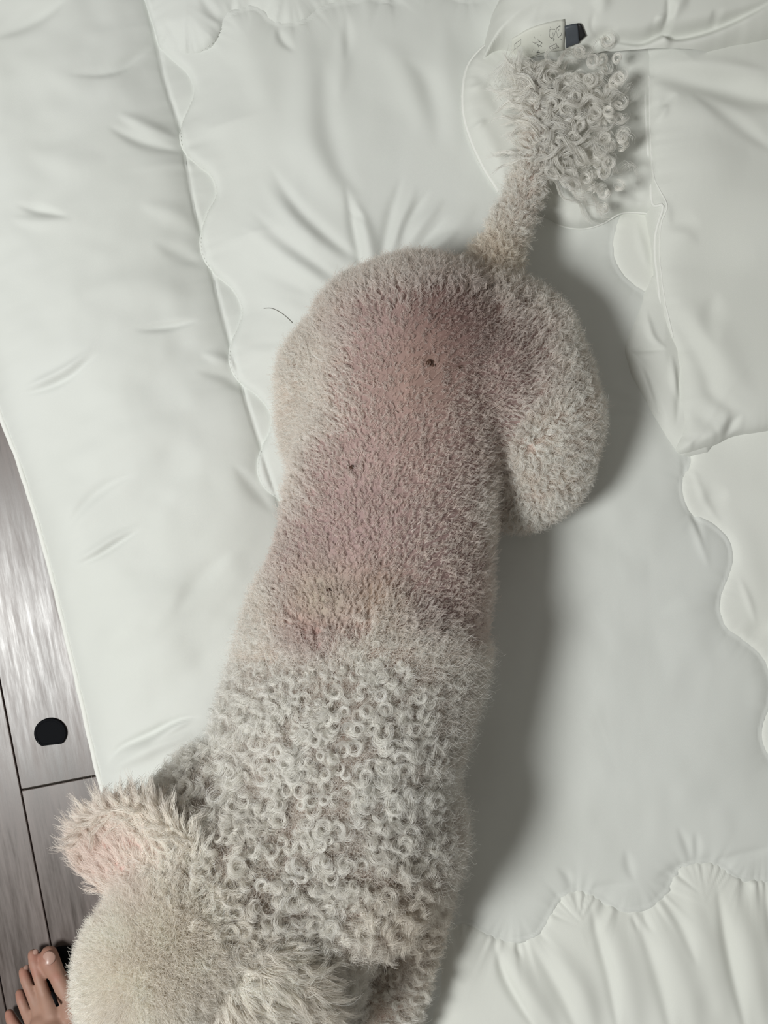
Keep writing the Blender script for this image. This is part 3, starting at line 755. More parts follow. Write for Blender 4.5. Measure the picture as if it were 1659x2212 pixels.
def skin_tone(px, py):
    base = np.array([.52, .41, .36])
    c = np.tile(base, (len(px), 1))
    d, _ = sdist(px, py, BACK)
    d = d + 45 * vnoise(px, py, 55, 77, 2)
    m = sstep(-60, 60, d)[:, None]
    c = c * (1 - m) + m * np.array([.47, .335, .32])
    for x, y, r, col, s in SPOTS:
        w = (s * np.exp(-(((px - x) ** 2 + (py - y) ** 2) / r ** 2)))[:, None]
        c = c * (1 - w) + w * np.array(col)
    c = c * (1 - 0.26 * m) * np.where(m > 0.01, 1, 1)
    hd = sstep(190, 130, np.hypot(px - 318, py - 2085))[:, None]
    c = c * (1 - hd) + hd * np.array([.82, .76, .66])
    mott = vnoise(px, py, 34, 5, 3)[:, None]
    return np.clip(c * (1 + 0.12 * mott), 0, 1)

nv_ = len(body_me.vertices)
co = np.empty(nv_ * 3, np.float32); body_me.vertices.foreach_get('co', co); co = co.reshape(-1, 3)
sx, sy = proj(co)
ca = body_me.color_attributes.new('tone', 'FLOAT_COLOR', 'POINT')
ca.data.foreach_set('color', np.concatenate([skin_tone(sx, sy), np.ones((nv_, 1))], 1).astype(np.float32).ravel())
body = link_mesh('body', body_me, M_skin, dog)

# small dark scabs on the bare skin
M_scab = simple('dark_scab', (0.075, 0.04, 0.028), 0.8, 0.2)
SCABS = [(926, 784, .0024), (934, 790, .0013), (990, 794, .0013), (761, 1010, .0016), (712, 1276, .0018), (655, 1372, .0012)]
bbv = BVHTree.FromPolygons([Vector(v) for v in co], [tuple(pg.vertices) for pg in body_me.polygons])
for x_, y_, r_ in SCABS:
    o_ = Vector((0, 0, CAM_H)); d_ = (Vector(P(x_, y_, .2)) - o_).normalized()
    h = bbv.ray_cast(o_, d_)
    if h[0] is None: continue
    bm = bmesh.new(); bmesh.ops.create_icosphere(bm, subdivisions=2, radius=r_)
    for v in bm.verts: v.co *= 1 + 0.3 * math.sin(v.co.x * 2300 + x_) * math.sin(v.co.y * 1900 + y_)
    me = bpy.data.meshes.new('scab'); bm.to_mesh(me); bm.free()
    sc_ = link_mesh('scab', me, M_scab, dog); sc_.location = h[0] + h[1] * 0.0016 - dog.location
    sc_.scale = (1, 1, 0.7)
def clear_of_scabs(px, py):
    k = np.ones(len(px), bool)
    for x_, y_, r_ in SCABS: k &= np.hypot(px - x_, (py - y_) + 3) > r_ * 2600 * 1.5
    return k

# ears: leather flaps, thick and curved
def ear(pts, wid, parent):
    """flap along world points (x,y,z) with half width per point"""
    p = np.array(pts, float); n = 14
    s = np.linspace(0, 1, len(p)); t = np.linspace(0, 1, n)
    c = np.stack([np.interp(t, s, p[:, k]) for k in range(3)], 1)
    w = np.interp(t, s, wid)
    tg = np.gradient(c, axis=0); tg /= np.linalg.norm(tg, axis=1)[:, None]
    side = np.cross(tg, [0, 0, 1.0]); side /= np.linalg.norm(side, axis=1)[:, None]
    nn = np.cross(side, tg)
    m = 12; V = []
    for i in range(n):
        for j in range(m):
            a = j / m * 2 * math.pi
            V.append(c[i] + side[i] * w[i] * math.cos(a) + nn[i] * (0.0035 * math.sin(a) - 0.2 * w[i] * math.cos(a) ** 2))
    F = [(i * m + j, i * m + (j + 1) % m, (i + 1) * m + (j + 1) % m, (i + 1) * m + j) for i in range(n - 1) for j in range(m)]
    V.append(c[0]); V.append(c[-1])
    me = mesh_np('ear', np.array(V), np.array(F))
    bm = bmesh.new(); bm.from_mesh(me); bm.verts.ensure_lookup_table()
    k0, k1 = n * m, n * m + 1
    for j in range(m):
        bm.faces.new((bm.verts[k0], bm.verts[(j + 1) % m], bm.verts[j]))
        q = (n - 1) * m
        bm.faces.new((bm.verts[k1], bm.verts[q + j], bm.verts[q + (j + 1) % m]))
    for f_ in bm.faces: f_.smooth = True
    bmesh.ops.recalc_face_normals(bm, faces=bm.faces)
    bm.to_mesh(me); bm.free()
    nv = len(me.vertices); c_ = np.empty(nv * 3, np.float32); me.vertices.foreach_get('co', c_); c_ = c_.reshape(-1, 3)
    a, b = proj(c_)
    at2 = me.color_attributes.new('tone', 'FLOAT_COLOR', 'POINT')
    at2.data.foreach_set('color', np.concatenate([skin_tone(a, b), np.ones((nv, 1))], 1).astype(np.float32).ravel())
    return link_mesh('ear', me, M_skin, parent)
earL = ear([P(400, 1960, .252), P(345, 1912, .256), P(290, 1888, .242), P(238, 1882, .215), P(205, 1890, .185)], [.020, .040, .047, .043, .018], dog)
earR = ear([P(450, 2075, .258), P(520, 2120, .262), P(580, 2165, .25), P(625, 2215, .22), P(650, 2265, .18)], [.016, .030, .034, .030, .014], dog)
earL['label'] = 'left ear with long wavy hair'; earR['label'] = 'right ear with long wavy hair'
# eyes and nose on the muzzle
M_eye = simple('dark_eye', (0.012, 0.008, 0.006), 0.12, 0.6)
for ex, ey, ez in ((248, 2125, .232), (300, 2175, .226)):
    bm = bmesh.new(); bmesh.ops.create_uvsphere(bm, u_segments=14, v_segments=10, radius=0.0062)
    me = bpy.data.meshes.new('eye'); bm.to_mesh(me); bm.free()
    for pgn in me.polygons: pgn.use_smooth = True
    e_ = link_mesh('eye', me, M_eye, dog); e_.location = Vector(P(ex, ey, ez)) - dog.location
bm = bmesh.new(); bmesh.ops.create_uvsphere(bm, u_segments=16, v_segments=10, radius=0.0085)
for v in bm.verts:
    v.co.z *= 0.75
    if v.co.y < -0.003 and abs(v.co.x) > 0.002 and abs(v.co.x) < 0.0055: v.co.y += 0.002
me = bpy.data.meshes.new('nose'); bm.to_mesh(me); bm.free()
for pgn in me.polygons: pgn.use_smooth = True
n_ = link_mesh('nose', me, simple('black_nose', (0.02, 0.017, 0.016), 0.35), dog); n_.location = Vector(P(234, 2272, .190)) - dog.location
n_.rotation_euler = (0, 0, -0.5)

# ------------------------------------------------------------------ fur
def hair_mat(name, transl=0.35, rough=0.36, spec=0.6):
    m = bpy.data.materials.new(name); m.use_nodes = True
    nt = m.node_tree; N = nt.nodes; L = nt.links
    for n in list(N): N.remove(n)
    out = N.new('ShaderNodeOutputMaterial')
    at = N.new('ShaderNodeAttribute'); at.attribute_name = 'tone'
    pr = N.new('ShaderNodeBsdfPrincipled'); pr.inputs['Roughness'].default_value = rough; pr.inputs['Specular IOR Level'].default_value = spec
    tr = N.new('ShaderNodeBsdfTranslucent')
    mx = N.new('ShaderNodeMixShader'); mx.inputs[0].default_value = transl
    an = N.new('ShaderNodeAttribute'); an.attribute_name = 'lay'
    ge = N.new('ShaderNodeNewGeometry')
    s1 = N.new('ShaderNodeVectorMath'); s1.operation = 'SCALE'; s1.inputs['Scale'].default_value = 1.0; L.new(an.outputs['Vector'], s1.inputs[0])
    s2 = N.new('ShaderNodeVectorMath'); s2.operation = 'ADD'; L.new(s1.outputs[0], s2.inputs[0]); L.new(ge.outputs['Normal'], s2.inputs[1])
    s3 = N.new('ShaderNodeVectorMath'); s3.operation = 'NORMALIZE'; L.new(s2.outputs[0], s3.inputs[0])
    df = N.new('ShaderNodeBsdfDiffuse'); L.new(at.outputs['Color'], df.inputs['Color']); L.new(s3.outputs[0], df.inputs['Normal'])
    m2 = N.new('ShaderNodeMixShader'); m2.inputs[0].default_value = 0.35
    L.new(pr.outputs[0], m2.inputs[1]); L.new(df.outputs[0], m2.inputs[2])
    L.new(at.outputs['Color'], pr.inputs['Base Color']); L.new(at.outputs['Color'], tr.inputs['Color'])
    L.new(m2.outputs[0], mx.inputs[1]); L.new(tr.outputs[0], mx.inputs[2]); L.new(mx.outputs[0], out.inputs[0])
    return m
M_hair = hair_mat('white_dog_hair')

def tri_data(me):
    me.calc_loop_triangles()
    n = len(me.vertices); co = np.empty(n * 3, np.float32); me.vertices.foreach_get('co', co); co = co.reshape(-1, 3).astype(float)
    t = np.empty(len(me.loop_triangles) * 3, np.int32); me.loop_triangles.foreach_get('vertices', t); t = t.reshape(-1, 3)
    vn = np.empty(n * 3, np.float32); me.vertices.foreach_get('normal', vn); vn = vn.reshape(-1, 3).astype(float)
    return co, t, vn

def roots(me, density):
    """area-weighted points and normals; density in points per square metre"""
    co, t, vn = tri_data(me)
    a, b, c = co[t[:, 0]], co[t[:, 1]], co[t[:, 2]]
    ar = 0.5 * np.linalg.norm(np.cross(b - a, c - a), axis=1)
    n = int(ar.sum() * density)
    k = rng.choice(len(t), n, p=ar / ar.sum())
    u, v = rng.random(n), rng.random(n); f = u + v > 1; u[f] = 1 - u[f]; v[f] = 1 - v[f]
    w = 1 - u - v
    p = a[k] * w[:, None] + b[k] * u[:, None] + c[k] * v[:, None]
    nn = vn[t[k, 0]] * w[:, None] + vn[t[k, 1]] * u[:, None] + vn[t[k, 2]] * v[:, None]
    nn /= np.linalg.norm(nn, axis=1)[:, None] + 1e-9
    return p, nn

def unit(v): return v / (np.linalg.norm(v, axis=-1, keepdims=True) + 1e-12)

def locks(p, n, flow, L, rc, turns, lean, m, w, K, col, rad, frizz=0.0006, taper=0.6, phase_j=0.35, len_j=0.25, gravity=0.0, colj=0.06, droop=0.0, rc_j=0.15):
    """curly locks. all of L, rc, turns, lean, w may be arrays (one per lock). returns points (N,K,3), radii, colours"""
    k = len(p)
    A = lambda x: np.broadcast_to(np.asarray(x, float), (k,)).copy()
    L, rc, turns, lean, w = map(A, (L, rc, turns, lean, w))
    flow = unit(flow - n * (flow * n).sum(1, keepdims=True))
    ca, sa = np.cos(lean)[:, None], np.sin(lean)[:, None]
    ax = unit(n * ca + flow * sa)
    b1 = unit(np.cross(ax, rng.normal(size=(k, 3)))); b2 = np.cross(ax, b1)
    t1 = unit(np.cross(n, rng.normal(size=(k, 3)))); t2 = np.cross(n, t1)
    hand = np.where(rng.random(k) < 0.5, -1.0, 1.0)
    th0 = rng.uniform(0, 2 * np.pi, k)
    rep = lambda x: np.repeat(x, m, axis=0)
    N_ = k * m
    s = np.linspace(0, 1, K)[None, :]
    Lr = rep(L) * (1 + len_j * rng.uniform(-1, 0.4, N_)); rr = rep(rc) * (1 + rc_j * rng.normal(size=N_)); tr = rep(turns) * (1 + 0.02 * rng.normal(size=N_)) * Lr / rep(L)
    th = rep(th0) + phase_j * rng.normal(size=N_); hd = rep(hand)
    r_ = np.sqrt(rng.random(N_)) * rep(w); al = rng.uniform(0, 2 * np.pi, N_)
    off = rep(t1) * (r_ * np.cos(al))[:, None] + rep(t2) * (r_ * np.sin(al))[:, None]
    axo = rng.normal(size=N_) * 0.35 * rep(rc)
    g = np.sqrt(s)
    ang_ = th[:, None] + hd[:, None] * tr[:, None] * 2 * np.pi * s
    rs = rr[:, None] * (g * (1 - 0.25 * s))
    Q = rep(p)[:, None] + rep(ax)[:, None] * (Lr[:, None] * s + axo[:, None] * s)[..., None]
    Q = Q + off[:, None] * (1 - taper * s)[..., None]
    Q = Q + rep(b1)[:, None] * (rs * np.cos(ang_))[..., None] + rep(b2)[:, None] * (rs * np.sin(ang_))[..., None]
    if droop is not None:
        Q[..., 2] -= (rep(A(droop))[:, None] * Lr[:, None] * s ** 2)
    fz = rng.normal(size=(N_, 2, 3)); ph = rng.uniform(0, 6.28, (N_, 2))
    for j in range(2):
        Q = Q + fz[:, j][:, None] * (frizz * g * np.sin(s * (3 + 4 * j) + ph[:, j:j + 1]))[..., None]
    R = rad * (1 - 0.55 * s ** 2) * np.ones((N_, 1))
    C = rep(col) * (1 + colj * rng.normal(size=(N_, 1)))
    return Q, R, np.clip(C, 0, 0.97), rep(n)

def clear_cloth(Q):
    """keep hairs out of the bedding (coarse)"""
    z = Q[..., 2]
    z[:] = np.maximum(z, 0.047)
    return Q

def make_fur(name, parts, parent, mat=M_hair):
    tot = sum(q.shape[0] for q, _, _, _ in parts)
    sizes = np.concatenate([np.full(q.shape[0], q.shape[1]) for q, _, _, _ in parts]).tolist()
    hc = bpy.data.hair_curves.new(name)
    hc.add_curves(sizes)
    off = np.array(parent.location if parent.parent is None else parent.parent.location, np.float32)
    pos = np.concatenate([q.reshape(-1, 3) for q, _, _, _ in parts]).astype(np.float32)
    if parent.type == 'EMPTY': pos = pos - off
    hc.attributes['position'].data.foreach_set('vector', np.ascontiguousarray(pos, np.float32).ravel())
    ra = hc.attributes.get('radius') or hc.attributes.new('radius', 'FLOAT', 'POINT')
    ra.data.foreach_set('value', np.concatenate([r.ravel() for _, r, _, _ in parts]).astype(np.float32))
    c = np.concatenate([c for _, _, c, _ in parts]); c = np.concatenate([c, np.ones((len(c), 1))], 1).astype(np.float32)
    at = hc.attributes.new('tone', 'FLOAT_COLOR', 'CURVE')
    at.data.foreach_set('color', c.ravel())
    an = hc.attributes.new('lay', 'FLOAT_VECTOR', 'CURVE')
    an.data.foreach_set('vector', np.ascontiguousarray(np.concatenate([x for _, _, _, x in parts]), np.float32).ravel())
    hc.materials.append(mat)
    o = bpy.data.objects.new(name, hc); COL.objects.link(o)
    o.parent = parent
    o['kind'] = 'stuff'
    return o

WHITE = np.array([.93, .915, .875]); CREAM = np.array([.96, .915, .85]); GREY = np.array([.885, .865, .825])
def fur_col(px, py, base=WHITE):
    c = np.tile(base, (len(px), 1))
    head = np.exp(-(((px - 330) ** 2 + (py - 2040) ** 2) / 260 ** 2))[:, None]
    c = c * (1 - head) + head * CREAM
    tb = np.exp(-(((px - 1060) ** 2 + (py - 570) ** 2) / 60 ** 2))[:, None] * 0.6
    c = c * (1 - tb) + tb * np.array([.88, .80, .67])
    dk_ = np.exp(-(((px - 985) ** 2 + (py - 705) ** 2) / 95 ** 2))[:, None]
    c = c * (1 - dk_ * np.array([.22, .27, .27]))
    for x, y, r, col, s in SPOTS[:12]:
        w = (0.34 * s * np.exp(-(((px - x) ** 2 + (py - y) ** 2) / r ** 2)))[:, None]
        c = c * (1 - w) + w * np.array(col) * 1.1
    db, _ = sdist(px, py, BACK)
    db = db + 45 * vnoise(px, py, 55, 77, 2)
    bw = sstep(-35, 80, db)[:, None] * 0.68
    c = c * (1 - bw) + bw * c * np.array([.84, .75, .73])
    leg = np.exp(-(((px - 870) ** 2 + (py - 2010) ** 2) / 110 ** 2))[:, None] * 0.6  # foreleg fur tinted browner: shade under the chest put into its colour
    c = c * (1 - leg) + leg * np.array([.80, .72, .62])
    return c * (1 + 0.06 * vnoise(px, py, 40, 15, 2))[:, None]

def flow_dir(p, n, px, py):
    """hair lies back towards the tail and down the flanks"""
    f = np.zeros_like(p)
    f[:, 0] = 0.18; f[:, 1] = 1.0
    side = n.copy(); side[:, 2] = 0
    f = f * 0.6 + side * 0.9
    f[:, 2] -= 0.5
    f += 0.5 * np.stack([vnoise(px, py, 60, 201), vnoise(px, py, 60, 202), 0 * px], 1)
    return f

def region(px, py, n, p):
    back, _ = sdist(px, py, BACK)
    back = back + 45 * vnoise(px, py, 55, 77, 2) + rng.normal(size=len(px)) * 14
    tail = (py < 640) & (px > 985) & (p[:, 1] > 0.17)
    tail &= (p[:, 0] > 0.055)
    head = (np.hypot((px - 318) / 1.0, (py - 2085) / 1.05) < 150) & (p[:, 2] > 0.19)
    leg = (p[:, 2] < 0.115) & (py > 1900)
    return back, tail, head, leg

parts = []
# 1 undercoat over everything, short and frizzy
p, n = roots(body_me, 560000)
px, py = proj(p)
ok = (n[:, 2] > -0.55) & (p[:, 2] > 0.045) & (py < 2420)
p, n, px, py = p[ok], n[ok], px[ok], py[ok]
back, tail, head, leg = region(px, py, n, p)
keep = clear_of_scabs(px, py) & ~((back > 0) & (rng.random(len(p)) < 0.80)) & ~head
p, n, px, py, back = p[keep], n[keep], px[keep], py[keep], back[keep]
Lh = np.where(back > 0, .006, .011) * rng.uniform(.7, 1.3, len(p))
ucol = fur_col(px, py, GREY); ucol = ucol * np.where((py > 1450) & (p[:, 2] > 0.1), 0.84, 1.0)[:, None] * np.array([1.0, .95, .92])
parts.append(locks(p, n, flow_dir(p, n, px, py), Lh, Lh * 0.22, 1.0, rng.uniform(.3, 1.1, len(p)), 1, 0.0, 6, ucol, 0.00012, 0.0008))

# 2 clipped back: small wavy clumps
p, n = roots(body_me, 105000)
px, py = proj(p)
back, tail, head, leg = region(px, py, n, p)
ok = (back > -45) & (n[:, 2] > -0.2) & (py > 560) & ~tail
p, n, px, py, back = p[ok], n[ok], px[ok], py[ok], back[ok]
thin = np.exp(-(((px - 940) ** 2 + (py - 730) ** 2) / 130 ** 2)) + 0.8 * np.exp(-(((px - 880) ** 2 + (py - 850) ** 2) / 90 ** 2)) + 0.8 * np.exp(-(((px - 660) ** 2 + (py - 1375) ** 2) / 50 ** 2))
k = (rng.random(len(p)) > 0.55 * thin) & clear_of_scabs(px, py)
p, n, px, py, back, thin = p[k], n[k], px[k], py[k], back[k], thin[k]
Lb = (0.0050 + 0.0055 * sstep(90, -20, back)) * rng.uniform(.7, 1.35, len(p)) * (1 - 0.35 * np.clip(thin, 0, 1))
parts.append(locks(p, n, flow_dir(p, n, px, py), Lb, 0.0011 + 0.0009 * rng.random(len(p)), rng.uniform(.6, 1.2, len(p)), rng.uniform(.5, 1.25, len(p)), 6, 0.0009, 7, fur_col(px, py), 0.00011, 0.0004))

# 3 curls on neck, shoulders, chest
p, n = roots(body_me, 23000)
px, py = proj(p)
back, tail, head, leg = region(px, py, n, p)
ok = (py > 1330) & (back < 20) & (n[:, 2] > -0.45) & ~head & (py < 2420) & (p[:, 2] > 0.05)
p, n, px, py, leg = p[ok], n[ok], px[ok], py[ok], leg[ok]
big = sstep(1360, 1600, py) * sstep(1010, 860, px)
kk = rng.random(len(p)) < 0.95
p, n, px, py, big, leg = p[kk], n[kk], px[kk], py[kk], big[kk], leg[kk]
rc = (0.0026 + 0.0016 * big + 0.0036 * big * rng.random(len(p)) ** 2); rc = np.where(leg, 0.0026, rc)
Lc = 0.008 + 0.009 * big * rng.uniform(.5, 1.2, len(p))
parts.append(locks(p, n, flow_dir(p, n, px, py), Lc, rc, rng.uniform(1.0, 1.8, len(p)), rng.uniform(.0, .95, len(p)), 32, 0.0006 + 0.0020 * rng.random(len(p)), 17, fur_col(px, py), 0.00011, 0.0005, 0.4, 0.26, 0.15))

# fine stray wisps over the curls
p, n = roots(body_me, 230000)
px, py = proj(p)
back, tail, head, leg = region(px, py, n, p)
ok = (py > 1380) & (back < 10) & (n[:, 2] > -0.3) & ~head & (py < 2350) & (p[:, 2] > 0.06)
p, n, px, py = p[ok], n[ok], px[ok], py[ok]
parts.append(locks(p, n, flow_dir(p, n, px, py), rng.uniform(.008, .019, len(p)), rng.uniform(.0018, .0045, len(p)), rng.uniform(.6, 1.5, len(p)), rng.uniform(.1, 1.1, len(p)), 1, 0, 14, fur_col(px, py), 0.00009, 0.0012))

# 4 thighs, rump rim, flanks
p, n = roots(body_me, 60000)
px, py = proj(p)
back, tail, head, leg = region(px, py, n, p)
ok = (py < 1400) & (back < 2) & (n[:, 2] > -0.6) & ~tail & (p[:, 2] > 0.05) & (py > 540)
p, n, px, py, back = p[ok], n[ok], px[ok], py[ok], back[ok]
th = sstep(1060, 1140, px)
parts.append(locks(p, n, flow_dir(p, n, px, py), 0.008 + .003 * th * rng.uniform(.6, 1.2, len(p)), 0.0017 + .0013 * th, rng.uniform(.8, 1.5, len(p)), rng.uniform(.1, 0.95, len(p)), 15, 0.0014, 11, fur_col(px, py), 0.00012, 0.0006, 0.6, 0.3))

# 5 tail
p, n = roots(body_me, 90000)
px, py = proj(p)
back, tail, head, leg = region(px, py, n, p)
ok = tail & (n[:, 2] > -0.7)
p, n, px, py = p[ok], n[ok], px[ok], py[ok]
pl = sstep(420, 300, py)
lowt = pl < 0.5
a = ~lowt
parts.append(locks(p[lowt], n[lowt], flow_dir(p, n, px, py)[lowt], 0.010 + 0.006 * rng.random(lowt.sum()), 0.0028, rng.uniform(.8, 1.5, lowt.sum()), rng.uniform(.2, 1.1, lowt.sum()), 16, 0.0016, 12, fur_col(px, py)[lowt], 0.00012, 0.0006, droop=0.3))
fur = make_fur('coat', parts, dog)
fur['label'] = 'curly white coat, short and thin over the pink back'

# tail plume: long loose ringlets falling to the right
tp = np.array([P(1150, 370, .090), P(1160, 300, .092), P(1160, 240, .092), P(1150, 190, .092), P(1135, 150, .092)])
def plume_locks(k, dirs, L, rc, turns, m=26, w=0.002, seg=(0, 1), col=WHITE, lean=0.2):
    t = rng.uniform(seg[0], seg[1], k) * (len(tp) - 1)
    i = np.clip(t.astype(int), 0, len(tp) - 2); f = (t - i)[:, None]
    p = tp[i] * (1 - f) + tp[i + 1] * f + rng.normal(size=(k, 3)) * 0.003
    az = rng.uniform(dirs[0], dirs[1], k)
    d = np.stack([np.cos(az), np.sin(az), rng.uniform(-0.15, 0.35, k)], 1)
    L_ = L * rng.uniform(.35, 1.1, k)
    c = np.tile(col, (k, 1))
    Q = locks(p, unit(d), d + rng.normal(size=(k, 3)), L_, rc * rng.uniform(.6, 1.2, k), turns * L_ / L * rng.uniform(.8, 1.2, k), lean, m, w, 40, c, 0.00013, 0.0005, 0.4, 0.14, droop=0.25)
    Q[0][..., 2] = np.maximum(Q[0][..., 2], 0.062 + 0.004 * rng.random(Q[0].shape[:1])[:, None])
    return Q
plume = [plume_locks(56, (-0.8, 0.55), 0.088, 0.0066, 3.4, seg=(0.0, 1)),
         plume_locks(60, (-1.3, 0.9), 0.042, 0.0058, 2.0, seg=(0, 1)),
         plume_locks(46, (2.2, 3.9), 0.036, 0.0040, 1.2, seg=(.1, .95)),
         plume_locks(30, (1.7, 3.3), 0.026, 0.012, 0.8, seg=(.7, 1.0), w=0.004)]
kk = 130
tt = rng.uniform(0, 1, kk) * (len(tp) - 1); ii = np.clip(tt.astype(int), 0, len(tp) - 2)
az = rng.uniform(-0.6, 0.5, kk); rr_ = 0.012 + 0.070 * rng.random(kk) ** 0.9
pp = tp[ii] + (tp[ii + 1] - tp[ii]) * (tt - ii)[:, None] + np.stack([np.cos(az) * rr_, np.sin(az) * rr_, rng.uniform(-.016, .002, kk)], 1)
up_ = np.tile([0., 0, 1], (kk, 1)) + 0.3 * rng.normal(size=(kk, 3))
plume.append(locks(pp, unit(up_), rng.normal(size=(kk, 3)), 0.007, 0.0045 + 0.003 * rng.random(kk), 1.3, rng.uniform(0, .6, kk), 24, 0.001, 20, np.tile(WHITE, (kk, 1)), 0.00013, 0.0004, 0.5, 0.15))
plume_o = make_fur('tail_plume', plume, dog); plume_o['label'] = 'long loose ringlets on the tail tip'

# head: dense straight fluff clipped round
p, n = roots(body_me, 2400000)
px, py = proj(p)
back, tail, head, leg = region(px, py, n, p)
hr = np.hypot(px - 318, (py - 2085) / 1.05)
ok = (hr < 165) & (p[:, 2] > 0.17) & (n[:, 2] > -0.7) & ~((p[:, 2] < 0.215) & (py > 2150) & (n[:, 2] < 0.2))
p, n, px, py = p[ok], n[ok], px[ok], py[ok]
fl = rng.normal(size=p.shape)
hp = [locks(p, n, fl, 0.0145 * rng.uniform(.75, 1.1, len(p)), 0.0007, 0.9, rng.uniform(0, .45, len(p)), 1, 0, 7, fur_col(px, py, CREAM), 0.00010, 0.0012, colj=0.04)]
p, n = roots(body_me, 80000)
px, py = proj(p); hr = np.hypot(px - 318, (py - 2085))
ok = (hr < 230) & (hr > 110) & (p[:, 2] > 0.16) & (n[:, 2] > -0.5)
p, n, px, py = p[ok], n[ok], px[ok], py[ok]
hp.append(locks(p, n, flow_dir(p, n, px, py), .016, .003, 1.0, rng.uniform(.2, 1, len(p)), 14, .0016, 11, fur_col(px, py, CREAM), 0.00012, .0007))
# muzzle hair
p, n = roots(body_me, 300000)
px, py = proj(p)
ok = (py > 2150) & (px < 340) & (p[:, 2] > 0.15) & (np.hypot(p[:, 0] - n_.location.x - dog.location.x, p[:, 1] - n_.location.y - dog.location.y) > 0.012)
p, n, px, py = p[ok], n[ok], px[ok], py[ok]
hp.append(locks(p, n, fl[:len(p)], .008, .001, 0.8, rng.uniform(.4, 1.2, len(p)), 1, 0, 6, fur_col(px, py, CREAM), 0.00012, .001))
top_o = make_fur('topknot', hp, dog); top_o['label'] = 'dense cream fluff clipped round on the head'

# ear hair: long, wavy, flowing outwards
def ear_hair(eobj, direction, mean_len, k):
    me = eobj.data
    co, t, vn = tri_data(me)
    p, n = roots(me, k / 0.006)
    px, py = proj(p)
    f = np.tile(np.array(direction, float), (len(p), 1)) + 0.45 * rng.normal(size=p.shape)
    out = p - np.array(P(330, 2060, .24)); out[:, 2] = 0
    f = f + 0.6 * unit(out)
    return locks(p, n, f, mean_len * rng.uniform(.5, 1.25, len(p)), .0030 * rng.uniform(.4, 1.4, len(p)), rng.uniform(.5, 1.0, len(p)), rng.uniform(.85, 1.45, len(p)), 22, .0022, 14, fur_col(px, py, CREAM * 0.98), 0.00012, .0009, 0.45, 0.3, droop=0.35)
ehL = make_fur('ear_hair', [ear_hair(earL, (-0.55, 0.45, 0), .027, 1050)], earL)
ehR = make_fur('ear_hair', [ear_hair(earR, (0.3, -0.7, 0), .026, 800)], earR)
for e_, ear_ in ((ehL, earL), (ehR, earR)):
    e_.location = (0, 0, 0)

# one loose hair on the comforter by the hip
lh = np.array([(568, 663), (585, 664), (602, 672), (618, 684), (632, 698)], float)
lhp = line_on(inner_z, smooth_poly(lh, 5), 0.0004)
hair1 = tube('loose_hair', lhp, 0.0003, simple('grey_hair', (0.22, 0.21, 0.19), 0.6), None, 5)
tag(hair1, 'single loose grey hair lying on the comforter left of the dog\'s hip', 'hair')

# ------------------------------------------------------------------ person: bare left foot and lower leg
person = empty('person', P(120, 2200, 0.0))
tag(person, 'bare left foot of a person standing on the floor beside the dog\'s head', 'person')
def F_(px, py, z, r): return B(px, py, z, r)
FOOT = [
    # toes: tip -> ball of the foot
    [F_(106, 2062, .018, .0086), F_(108, 2076, .021, .0098), F_(124, 2108, .022, .0083), F_(147, 2150, .026, .0098), F_(158, 2190, .032, .0125)],
    [F_(72, 2062, .015, .0056), F_(76, 2080, .018, .0066), F_(84, 2112, .023, .0056), F_(97, 2150, .026, .0062), F_(116, 2195, .032, .011)],
    [F_(51, 2099, .014, .0052), F_(56, 2115, .017, .0060), F_(66, 2140, .021, .0058), F_(82, 2172, .025, .0075), F_(98, 2210, .031, .011)],
    [F_(43, 2146, .013, .0048), F_(47, 2160, .016, .0056), F_(56, 2183, .019, .0058), F_(74, 2212, .024, .0080), F_(88, 2250, .030, .011)],
    [F_(20, 2190, .011, .0048), F_(26, 2206, .014, .0058), F_(42, 2232, .018, .0070), F_(66, 2270, .022, .010)],
    # forefoot, instep, heel, ankle, leg
    [F_(100, 2220, .032, .016), F_(130, 2230, .034, .016), F_(140, 2210, .028, .014), F_(100, 2260, .028, .016), F_(72, 2262, .022, .012)],
    [F_(118, 2240, .036, .020), F_(128, 2330, .050, .023), F_(135, 2440, .066, .026), F_(140, 2560, .085, .029)],
    [F_(100, 2270, .026, .016), F_(110, 2400, .026, .018), F_(128, 2540, .028, .022), F_(140, 2640, .030, .026)],
    [F_(146, 2230, .028, .016), F_(150, 2330, .036, .020), F_(145, 2450, .045, .022), F_(140, 2600, .045, .026)],
]
ax_, ay_, _ = P(140, 2610, .05)
FOOT.append([(ax_, ay_, .05, .028), (ax_, ay_ + .008, .095, .030), (ax_, ay_ - .005, .15, .031), (ax_ - .004, ay_ - .03, .24, .044), (ax_ - .006, ay_ - .045, .32, .052), (ax_ - .006, ay_ - .05, .40, .050)])
foot_me = blob_mesh('leg', FOOT, 0.0017, 5, 0.5)
M_fleshm, nt, b_ = new_mat('human_skin')
tcx = nt.nodes.new('ShaderNodeTexCoord'); nn1 = nt.nodes.new('ShaderNodeTexNoise'); nn1.inputs['Scale'].default_value = 70; nn1.inputs['Detail'].default_value = 4
nt.links.new(tcx.outputs['Object'], nn1.inputs[0])
at3 = nt.nodes.new('ShaderNodeAttribute'); at3.attribute_name = 'tone'
mr3 = nt.nodes.new('ShaderNodeMapRange'); mr3.inputs['To Min'].default_value = .85; mr3.inputs['To Max'].default_value = 1.15
nt.links.new(nn1.outputs['Fac'], mr3.inputs['Value'])
vm3 = nt.nodes.new('ShaderNodeVectorMath'); vm3.operation = 'SCALE'
nt.links.new(at3.outputs['Color'], vm3.inputs[0]); nt.links.new(mr3.outputs[0], vm3.inputs['Scale']); nt.links.new(vm3.outputs[0], b_.inputs['Base Color'])
